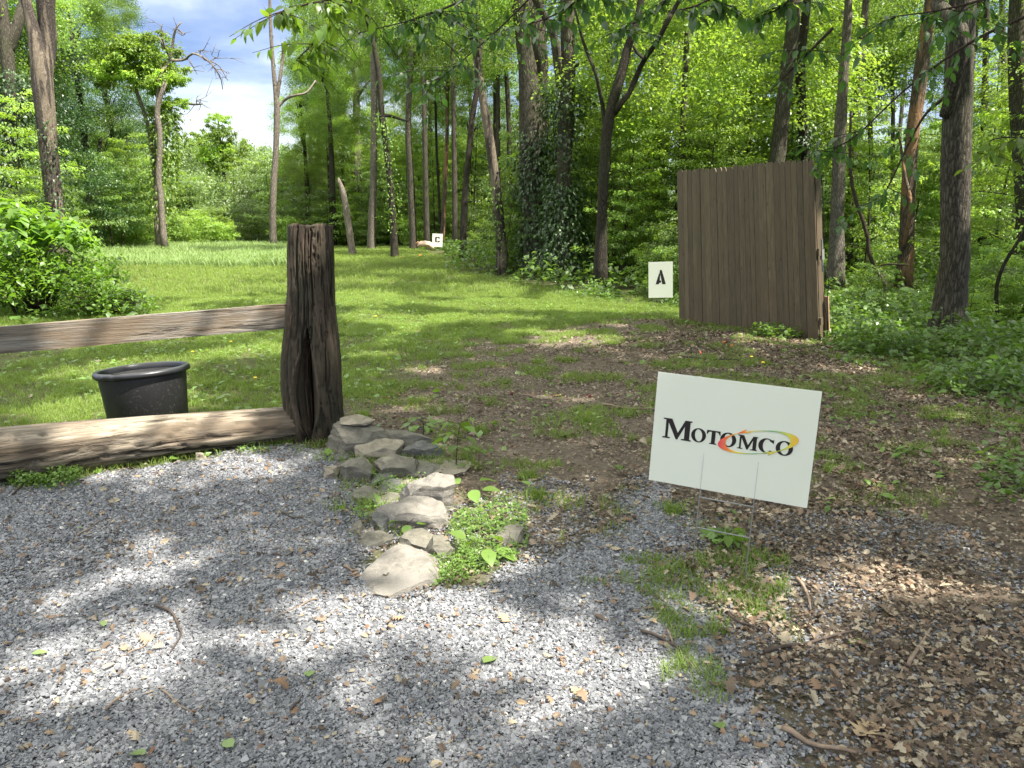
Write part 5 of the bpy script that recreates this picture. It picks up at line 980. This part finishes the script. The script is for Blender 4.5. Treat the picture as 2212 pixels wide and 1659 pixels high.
def rock(u, v, w, h, mat, label, seed, dep=None, lift=0., tilt=0., yaw_=0., flat=.12, rx=0., yd=None):
    """u,v: bottom centre in the picture, w,h its apparent size"""
    g = G(u, v) if yd is None else P(u, v, yd); zc_ = g[1] * cT + CAMZ * sT - 0; W_ = w / FPX * zc_; el_ = math.atan2(CAMZ - .1, g[1]); D_ = dep if dep else W_ * .75
    Hh_ = max(.03, (h / FPX * zc_ - D_ * math.sin(el_)) / math.cos(el_)); bm = bmesh.new(); q2 = random.Random(seed)
    W_ *= 1.12; D_ *= 1.12; Hh_ = Hh_ * 1.1 + .01
    bmesh.ops.create_icosphere(bm, subdivisions=3, radius=1.0)
    for vt in bm.verts: vt.co = Vector([math.copysign(abs(c_) ** .62, c_) for c_ in vt.co])
    bmesh.ops.scale(bm, vec=(W_ / 2 * 1.12, D_ / 2 * 1.12, Hh_ * .62), verts=bm.verts)
    nc = 11
    for k in range(nc):
        a = k / nc * 2 * math.pi + q2.uniform(-.35, .35); el = q2.choice((-.15, .05, .2, .45, .8)) + q2.uniform(-.1, .1); nv = Vector((math.cos(a) * math.cos(el) / W_, math.sin(a) * math.cos(el) / D_, math.sin(el) / (Hh_ * 1.3))); nv.normalize()
        sup = math.sqrt((nv.x * W_ / 2) ** 2 + (nv.y * D_ / 2) ** 2 + (nv.z * Hh_ * .5) ** 2)
        r = bmesh.ops.bisect_plane(bm, geom=list(bm.verts) + list(bm.edges) + list(bm.faces), plane_co=nv * sup * q2.uniform(.80, 1.0), plane_no=nv, clear_outer=True)
        bmesh.ops.holes_fill(bm, edges=[e for e in r['geom_cut'] if isinstance(e, bmesh.types.BMEdge)], sides=0)
    for k in range(2):
        nv = Vector((q2.uniform(-.18, .18), q2.uniform(-.22, .05), 1)).normalized()
        r = bmesh.ops.bisect_plane(bm, geom=list(bm.verts) + list(bm.edges) + list(bm.faces), plane_co=(0, 0, Hh_ * (.5 - .04 * k)), plane_no=nv, clear_outer=True)
        bmesh.ops.holes_fill(bm, edges=[e for e in r['geom_cut'] if isinstance(e, bmesh.types.BMEdge)], sides=0)
    for vt in bm.verts: vt.co.z += Hh_ * .5 - .01
    bmesh.ops.remove_doubles(bm, verts=bm.verts, dist=W_ * .01); bmesh.ops.dissolve_limit(bm, angle_limit=R(9), verts=bm.verts, edges=bm.edges)
    bmesh.ops.triangulate(bm, faces=bm.faces)
    for _ in range(4):
        el = [e for e in bm.edges if e.calc_length() > .014]
        if not el: break
        bmesh.ops.subdivide_edges(bm, edges=el, cuts=1); bmesh.ops.triangulate(bm, faces=bm.faces)
    from mathutils import noise as mn
    bm.normal_update()
    for vt in bm.verts:
        c_ = vt.co; n_ = c_.normalized(); a = mn.fractal(c_ * 14 + Vector((seed, 0, 0)), .8, 2.1, 6) * .008 + abs(mn.noise(c_ * 11 + Vector((0, seed, 0)))) * -.010; s_ = math.sin(c_.z * 160 + 3 * mn.noise(c_ * 6)) * .0018
        vt.co = c_ + n_ * a + Vector((c_.x, c_.y, 0)).normalized() * s_
    me = bpy.data.meshes.new('rock'); bm.to_mesh(me); bm.free(); me.materials.append(mat); me.polygons.foreach_set('use_smooth', [True] * len(me.polygons))
    try: me.set_sharp_from_angle(angle=R(28))
    except Exception: pass
    o = ob('rock', me, None, (g[0], g[1] + D_ * .5, g[2] + lift)); o.rotation_euler = (rx, tilt, yaw_); tag(o, label, 'rock', 'rocks in the pile beside the fence post'); return o
Y0 = float(G(768, 985)[1])
rock(768, 918, 66, 24, RK[1], 'small tan rock balanced on top of the big rock by the post', 1, dep=.15, yd=Y0 + .02, tilt=.05)
rock(768, 988, 122, 74, RK[0], 'big rounded grey-green rock leaning against the foot of the post', 2, dep=.17, tilt=.10)
rock(865, 962, 104, 36, RK[0], 'long flat grey slab behind the tan slab, sloping right', 3, dep=.16, yd=Y0 + .06, tilt=.12, yaw_=.2)
rock(812, 990, 100, 40, RK[1], 'tan flat-topped slab in the middle of the upper rocks', 4, dep=.15, yd=Y0 - .12, tilt=-.04)
rock(912, 1002, 84, 46, RK[3], 'dark angular slate rock at the right of the tan slab', 5, dep=.14, yd=Y0 - .1, tilt=.2)
rock(765, 1044, 66, 56, RK[0], 'blocky grey rock below the tan slab facing the gravel', 6, dep=.14)
rock(711, 1038, 38, 34, RK[1], 'small pale pointed rock at the edge of the gravel near the post', 7, dep=.08, tilt=.2)
rock(735, 1000, 40, 20, RK[3], 'small dark rock wedged at the foot of the big rock', 8, dep=.1)
rock(850, 1036, 96, 56, RK[0], 'grey rock buried in the middle of the pile', 9, dep=.22)
rock(905, 1032, 92, 40, RK[0], 'flat greenish slab under the dark slate rock', 10, dep=.24)
rock(960, 1035, 100, 26, RK[1], 'low tan stone sunk in the soil at the right of the pile', 11, dep=.3)
rock(812, 1050, 56, 34, RK[3], 'slanting slate piece in the weeds at the middle of the pile', 12, dep=.2, tilt=-.3)
rock(850, 1072, 70, 36, RK[3], 'dark slab half hidden by weeds above the front stones', 13, dep=.2, tilt=.2)
rock(834, 1102, 66, 38, RK[0], 'rounded dark grey rock left of the sunlit wedge', 14, dep=.16)
rock(930, 1112, 118, 84, RK[2], 'sunlit pale wedge-shaped rock with a dark front face', 15, dep=.15, tilt=-.10, yaw_=-.3)
rock(892, 1150, 152, 74, RK[2], 'large flat-topped pale slab in the middle of the row', 16, dep=.22, yaw_=-.1, tilt=.04)
rock(818, 1146, 44, 44, RK[3], 'small dark broken rock at the left end of the flat pale slab', 17, dep=.14)
rock(766, 1160, 36, 34, RK[0], 'small grey stone standing in the gravel left of the row', 18, dep=.1)
rock(800, 1188, 70, 28, RK[0], 'low flat grey stone at the gravel edge', 19, dep=.16)
rock(892, 1196, 76, 56, RK[0], 'blocky grey rock behind the front slab', 20, dep=.16)
rock(950, 1218, 64, 62, RK[0], 'upright grey block with a split face beside the front slab', 21, dep=.14)
rock(1100, 1182, 62, 52, RK[0], 'rough grey-brown rock standing alone in the weeds at the right', 22, dep=.16, tilt=-.1)
rock(856, 1292, 160, 112, RK[2], 'largest pale flat slab at the front end of the row', 23, dep=.36, yaw_=-.25)
rock(815, 1252, 40, 22, RK[1], 'thin tan sliver under the left edge of the front slab', 24, dep=.14)
rock(782, 1090, 60, 40, RK[0], 'grey stone partly under leaves at the left of the pile', 25, dep=.16)
rock(880, 1060, 50, 24, RK[1], 'small tan stone in the centre of the weeds', 26, dep=.12)
rock(430, 998, 20, 22, RK[1], 'small tan stone lying against the front of the beam', 27, dep=.05)
rock(560, 1303, 13, 9, RK[2], 'single whitish pebble in the shaded gravel', 28, dep=.025)

# ------------------------------------------------------------------ weeds by the rocks, saplings, tufts
def weedpatch(name, label, cu, cv, ru, rv, n, ls, h, mat, seed):
    q2 = np.random.default_rng(seed); g = G(cu, cv); a = q2.uniform(0, 6.28, n); r = np.sqrt(q2.random(n)); uu_ = cu + ru * r * np.cos(a); vv_ = cv + rv * r * np.sin(a)
    X = np.array([G(x_, y_) for x_, y_ in zip(uu_[::1], vv_[::1])]); lump = fbm(X[:, 0], X[:, 1], 6, seed); k = lump > .36; X = X[k]; lump = lump[k]; n = len(X); X[:, 2] += h * q2.random(n) ** .8 * sstep(.3, .65, lump) + .01
    V, F, A = scatter([diamond4(.42, .1, .1), diamond4(.36, .2, .2)], rots(q2.uniform(0, 6.28, n), q2.normal(.1, .45, n), q2.normal(0, .4, n)), X - g, ls * q2.uniform(.5, 1.3, n)); mb = MB()
    for k in range(n // 14):
        p = X[q2.integers(0, n)] - g; p0 = np.array([p[0] + q2.normal(0, .04), p[1] + q2.normal(0, .04), 0]); e = p + [q2.normal(0, .03), q2.normal(0, .03), .03]; mb.tube(curve([p0, (p0 + e) / 2 + [0, 0, .02], e], 5), np.linspace(.0016, .0008, 5), 4)
    t = thing(name, g, label, 'weeds'); ob('foliage', mesh_np('foliage', V, F, A, False, mat), t); ob('stem', mb.mesh('stem', M_weed), t)
weedpatch('weed_clump', 'mass of bright green chickweed spreading right of the pale slabs', 1060, 1150, 85, 75, 2200, .017, .05, M_weed, 1)
weedpatch('weed_clump', 'chickweed trailing around the upright grey block and front slab', 985, 1240, 75, 45, 1300, .016, .04, M_weed, 2)
weedpatch('weed_clump', 'green weeds growing between stones in the middle of the pile', 870, 1062, 60, 22, 320, .016, .07, M_weed, 3)
weedpatch('weed_clump', 'small weeds at the gravel edge left of the rock pile', 800, 1112, 34, 24, 220, .016, .04, M_weed, 4)
weedpatch('weed_clump', 'green weeds sprouting against the beam at the far left', 95, 1045, 85, 18, 900, .022, .09, M_weed, 5)
weedpatch('weed_clump', 'few green sprigs at the foot of the beam near the post', 545, 978, 40, 10, 160, .018, .04, M_weed, 6)
weedpatch('weed_clump', 'broad-leaved weeds under the yard sign', 1570, 1170, 45, 22, 90, .045, .05, M_weed, 7)
weedpatch('weed_clump', 'weeds along the bottom right of the board panel', 1690, 728, 70, 10, 500, .06, .18, M_cover, 8)
weedpatch('weed_clump', 'dense low leaves at the right edge of the leaf litter', 2110, 830, 120, 34, 800, .055, .18, M_cover, 9)
weedpatch('weed_clump', 'leafy plants around the foot of the nearest trunk', 1960, 740, 160, 40, 2600, .075, .45, M_cover, 10)
weedpatch('weed_clump', 'sparse leafy plants in the litter at the right picture edge', 2170, 1010, 60, 90, 300, .05, .1, M_cover, 11)
def sprout(label, u, v, hh, nl, ls, seed, mat=M_weed, lean=(0, 0)):
    q2 = np.random.default_rng(seed); g = G(u, v); t = thing('broadleaf_sprout', g, label, 'plant'); mb = MB(); c = curve([[0, 0, 0], [lean[0] * .4, lean[1] * .4, hh * .55], [lean[0], lean[1], hh]], 12); mb.tube(c, np.linspace(.004, .0015, 12), 5); LP, LY = [], []
    for k in range(nl):
        i_ = 4 + int(7.9 * k / nl); a = k * 2.4 + q2.uniform(-.4, .4); l = ls * .7; e = c[i_] + [math.cos(a) * l, math.sin(a) * l, .02]; mb.tube([c[i_], e], [.0015, .001], 4); LP.append(e); LY.append(a - math.pi / 2)
    n = nl; V, F, A = scatter([ovalleaf(0, .34, 7, .25, .2)], rots(np.array(LY), q2.normal(-.15, .2, n), q2.normal(0, .25, n)), np.array(LP), ls * q2.uniform(.7, 1.2, n))
    ob('stem', mb.mesh('stem', M_twig, True), t); ob('foliage', mesh_np('foliage', V, F, A, True, mat), t)
sprout('young sapling with broad leaves growing behind the rocks', 985, 1010, .28, 13, .09, 1, M_weed, (.03, -.05))
sprout('large-leaved weed overhanging the rocks on the right', 1010, 1075, .07, 4, .11, 2, M_weed)
sprout('large-leaved weed in the chickweed below the lone rock', 1040, 1205, .07, 5, .095, 3, M_weed)
sprout('small sprout with yellowish leaves between post and sapling', 915, 955, .17, 6, .06, 4, M_weed)
sprout('little green sprout in front of the flat pale slab', 880, 1150, .05, 4, .06, 5, M_weed)
sprout('tall leafy seedling right of the board panel', 1902, 700, .55, 6, .28, 6, M_cover)
sprout('leafy sprout growing under the yard sign', 1570, 1178, .05, 9, .06, 7, M_weed)
sprout('low rosette of leaves on the dirt beyond the rocks', 905, 930, .05, 7, .09, 8, M_weed)
# sapling stem with curved dark branch right of the panel
T('understorey_tree', 13, [[(1912, 640, 7), (1910, 610, 8), (1880, 560, 8), (1872, 500, 8), (1848, 430, 8), (1836, 360, 6), (1838, 240, 5)], [(1912, 600, 5), (1922, 575, 4), (1945, 570, 3)]], M_twig, 'thin crooked dark stem curving up right of the board panel', limbs=False, seed=80)
T('understorey_tree', 10, [[(2160, 740, 9), (2152, 640, 9), (2165, 580, 8), (2200, 520, 7), (2230, 470, 6)]], M_barkd, 'thin leaning sapling stem at the right edge behind low leaves', limbs=False, seed=81)

# tufts
def tuftthing(label, u, v, h, n, seed, mat=M_grass):
    q2 = np.random.default_rng(seed); g = G(u, v); V, F, A = scatter(tu, rots(q2.uniform(0, 6.28, n), q2.normal(0, .1, n), q2.normal(0, .1, n)), np.stack([q2.normal(0, h * .4, n), q2.normal(0, h * .4, n), 0 * np.zeros(n)], -1), h * q2.uniform(.6, 1.1, n)); o = ob('grass_tuft', mesh_np('grass_tuft', V, F, A, False, mat), None, g); tag(o, label, 'grass tuft', 'grass tufts on the bare dirt')
for i_, (u, v, lb) in enumerate([(1140, 1035, 'dark green grass tuft on the bare dirt right of the sapling'), (1160, 1075, 'round grass tuft below the other near the gravel edge'), (1040, 935, 'grass tuft on the dirt beyond the young sapling'), (1265, 915, 'small grass tuft in the middle of the bare path'), (1165, 785, 'grass tuft far along the bare path'),
    (1460, 1110, 'grass tuft under the left wire of the yard sign'), (785, 900, 'spiky grass tuft behind the tan rock by the post'), (1320, 745, 'grass tuft where the lawn meets the bare dirt'), (1620, 790, 'grass tuft between the board panel and yard sign'), (1010, 770, 'grass tuft at the near edge of the lawn')]):
    tuftthing(lb, u, v, .07, 26, i_)
tuftthing('arching tall grass clump behind the letter A sign', 1432, 610, .38, 16, 33, M_tall)

# sticks
def stick(label, pts, r, mat=None):
    w = [G(u, v) + [0, 0, r + .014] for u, v in pts]; o_ = w[0]; mb = MB(); c = curve([p - o_ for p in w], 16); c[:, 2] += .004 * np.sin(np.linspace(0, 9, 16)); mb.tube(c, np.linspace(r, r * .45, 16), 7, .15, int(pts[0][0])); o = ob('stick', mb.mesh('stick', mat or M_twig, True), None, o_); tag(o, label, 'stick', 'sticks lying on the ground')
M_st = plain('dry_stick', (.20, .15, .11), .8, .2, 0, .4, 30); M_std = plain('dark_stick', (.07, .055, .045), .8, .2, 0, .4, 30)
for lb, pts, r, mt in [('curved dark stick lying alone on the gravel', [(337, 1318), (372, 1335), (388, 1365), (392, 1385), (370, 1420)], .006, M_std), ('straight thin twig below the curved dark stick', [(336, 1382), (310, 1405), (275, 1424)], .004, M_st), ('forked thin twig left of the front slab', [(686, 1302), (650, 1315), (595, 1345)], .0035, M_st),
    ('short thick twig in the shaded gravel left of the rocks', [(610, 1115), (630, 1124), (655, 1128)], .006, M_std), ('small dark twig in the middle of the shaded gravel', [(590, 1205), (615, 1208), (640, 1200)], .004, M_std), ('thin pale twig crossing the lit gravel at the left', [(168, 1165), (190, 1150), (222, 1130)], .0035, M_st),
    ('twig near the bottom centre of the gravel', [(630, 1545), (645, 1525), (655, 1515)], .004, M_std), ('broken twig low in the lit gravel at the left', [(230, 1545), (270, 1510), (300, 1500)], .004, M_st), ('dark twig by the weeds in front of the beam', [(28, 1075), (60, 1045), (75, 1020)], .005, M_std),
    ('reddish twig low on the gravel', [(350, 1500), (385, 1530), (420, 1555)], .003, M_st), ('long dark stick crossing the leaf litter under the sign grass', [(1385, 1375), (1440, 1395), (1475, 1425)], .007, M_std), ('thin curved twig beside the long dark stick', [(1440, 1370), (1460, 1410), (1500, 1455)], .004, M_st),
    ('long pale stick at the bottom of the picture right of centre', [(1690, 1588), (1750, 1620), (1850, 1645)], .010, M_st), ('stick lying in the litter in front of the board panel', [(1470, 775), (1520, 780), (1600, 784)], .015, M_std), ('thin branch lying on the bare path', [(1300, 880), (1350, 888), (1420, 892)], .012, M_st),
    ('short bent twig on bare dirt left of the path', [(1130, 858), (1170, 866), (1220, 868)], .008, M_st), ('pale stick in the litter right of the grass patch', [(1720, 1260), (1742, 1290), (1750, 1330)], .008, M_st), ('dark root-like stick among leaves right of the grass patch', [(1560, 1330), (1590, 1350), (1640, 1372)], .007, M_std),
    ('thick stick across the litter right of centre', [(1650, 1420), (1740, 1400), (1850, 1375)], .008, M_std), ('leaning pale twig near the right edge', [(1960, 1450), (1990, 1400), (2010, 1370)], .008, M_st), ('short stub of wood left of the front slab', [(744, 1232), (760, 1240), (775, 1243)], .007, M_st)]: stick(lb, pts, r, mt)
# single fallen leaves
M_gl = leafmat('fallen_green_leaf', (.14, .22, .06), (.22, .31, .10), (1.6, 1.7, 1), fac=.25, objvar=.1)
def fleaf(label, u, v, s, yaw_, mat, k=None):
    pv, pf = (ovalleaf(0, .30, 7, .1, .25) if k is None else oakleaf(k, 4)); g = G(u, v); o = ob('fallen_leaf', mesh_np('fallen_leaf', pv * s, pf, {'tint': np.full(len(pv), random.random())}, True, mat), None, g + [0, 0, .022]); o.rotation_euler = (random.uniform(-.2, .2), random.uniform(-.2, .2), yaw_); tag(o, label, 'leaf', 'single leaves fallen on the gravel')
for a in [('green leaf standing out on the gravel at the bottom centre', 1045, 1445, .075, -.6, M_gl), ('upright green leaf on the gravel left of centre', 668, 1475, .055, .2, M_gl), ('small green leaf in the lit gravel at the left', 225, 1365, .04, .5, M_gl), ('green leaf at the bottom edge of the gravel', 315, 1645, .06, 1.2, M_gl), ('pale green leaf near the bottom between the shadows', 505, 1628, .055, .9, M_gl),
          ('pale green leaf on the gravel near the left edge', 70, 1425, .05, -1.2, M_gl), ('yellowish leaf at the left edge below the bright patch', 165, 1150, .04, -1.4, M_gl), ('dark green leaf on the gravel under the leaf litter edge', 1560, 1590, .06, .1, M_gl), ('green leaf in the litter at the right', 1870, 1400, .06, 1.1, M_gl), ('pale green leaf between sign and right edge', 1800, 1105, .05, 1.6, M_gl),
          ('orange oak leaf on the dark gravel at the lower centre', 1250, 1505, .06, .9, M_scrap, 2), ('large orange-brown oak leaf at the bottom right', 1870, 1590, .10, -.9, M_scrap, 3), ('curled brown leaf beneath the yard sign', 1330, 1190, .09, .4, M_litter, 1), ('pale brown oak leaf on the lit gravel', 860, 1345, .05, 1.4, M_scrap, 4), ('orange leaf in the gravel right of the slab', 1090, 1345, .06, .3, M_scrap, 0)]: fleaf(*a)
# spent shells and orange target shards
M_red = plain('red_plastic', (.16, .022, .025), .4, .4); M_br = plain('brass', (.55, .45, .2), .35, .5, .9)
for lb, u, v, a in [('spent dark red cartridge on the dirt just right of the post', 770 + 63, 1560 / 1.0 * .0 + 862, .5), ('spent dark red cartridge standing tilted on the dirt', 1105, 852, 1.4), ('short red cartridge stub on the path', 1203, 857, .2), ('spent red cartridge among small leaves on the path', 1272, 858, -.3), ('spent red cartridge at the far left of the path', 860, 855, -1.0)]:
    g = G(u, v); t = thing('spent_cartridge', g + [0, 0, .012], lb, 'cartridge', 'spent cartridges on the path', a); mb = MB(); mb.tube([[-.03, 0, 0], [.022, 0, 0]], [.0105, .0105], 12); ob('hull', mb.mesh('hull', M_red, True), t); mb = MB(); mb.tube([[.022, 0, 0], [.034, 0, 0], [.0345, 0, 0]], [.0108, .0108, .0125], 12); ob('metal_base', mb.mesh('metal_base', M_br, True), t)
M_or = plain('orange_clay', (.75, .16, .06), .6)
for lb, u, v in [('orange target shard on litter before the board panel', 1578, 752), ('orange target shard left of the other on the litter', 1562, 745), ('tiny orange shard lower on the dark soil', 1508, 768), ('orange shard at the foot of the thin dark trunk', 862, 552), ('orange shard in the grass right of the thin dark trunk', 905, 550), ('orange shard at the sunny end of the lawn', 200 + 25, 572), ('orange shard in the far lawn right of the tub line', 290, 577)]:
    g = G(u, v); s = .02 + .0025 * g[1]; mb = MB(); mb.add(np.array([[0, 0, 0], [s, .2 * s, .2 * s], [.8 * s, s, .5 * s], [0, .7 * s, .3 * s], [0, 0, .012], [s, .2 * s, .2 * s + .012], [.8 * s, s, .5 * s + .012], [0, .7 * s, .3 * s + .012]]), [[0, 3, 2, 1], [4, 5, 6, 7], [0, 1, 5, 4], [1, 2, 6, 5], [2, 3, 7, 6], [3, 0, 4, 7]]); tag(ob('target_shard', mb.mesh('target_shard', M_or), None, g + [0, 0, .01]), lb, 'shard', 'orange target shards')
# sawn log near letter C
g = G(925, 535); t = thing('cut_log', P(920, 531, 34), 'pale broken cut log lying left of the letter C sign', 'log'); mb = MB(); mb.tube(curve([[-.38, 0, .0], [-.1, -.05, .08], [.15, 0, .05], [.3, .1, -.15]], 10), [.03, .09, .12, .12, .12, .11, .11, .10, .09, .05], 12, .25, 3); ob('log', mb.mesh('log', plain('sawn_wood', (.62, .46, .34), .8, .2, 0, .3, 3), True), t)
mb = MB(); mb.tube([[-.45, 0, .05], [-.34, -.02, .14], [-.22, 0, .08]], [.03, .06, .03], 8, .3, 4); ob('splinter', mb.mesh('splinter', plain('rotten_wood', (.40, .2, .12), .9, .2, 0, .3, 3), True), t)
# dandelions
M_y = plain('yellow_petals', (.8, .6, .03), .6); rngd = random.Random(3)
for i_, (u, v) in enumerate([(415, 830 - 60), (498, 750), (230, 765 - 20), (1620, 785), (1645, 798), (550, 826), (690 + 60, 700), (420, 720 - 10), (810, 690), (300, 873 - 30)]):
    g = G(u, v); t = thing('dandelion', g, 'yellow dandelion flower in the lawn', 'flower', 'dandelions dotted in the lawn'); mb = MB(); hh = rngd.uniform(.04, .09); mb.tube([[0, 0, 0], [.01, 0, hh]], [.002, .002], 5); ob('stem', mb.mesh('stem', M_weed), t)
    mb = MB(); mb.tube([[.01, 0, hh - .004], [.01, 0, hh + .002], [.01, 0, hh + .008]], [.006, .018, .012], 12, .15, i_); ob('flower', mb.mesh('flower', M_y), t)
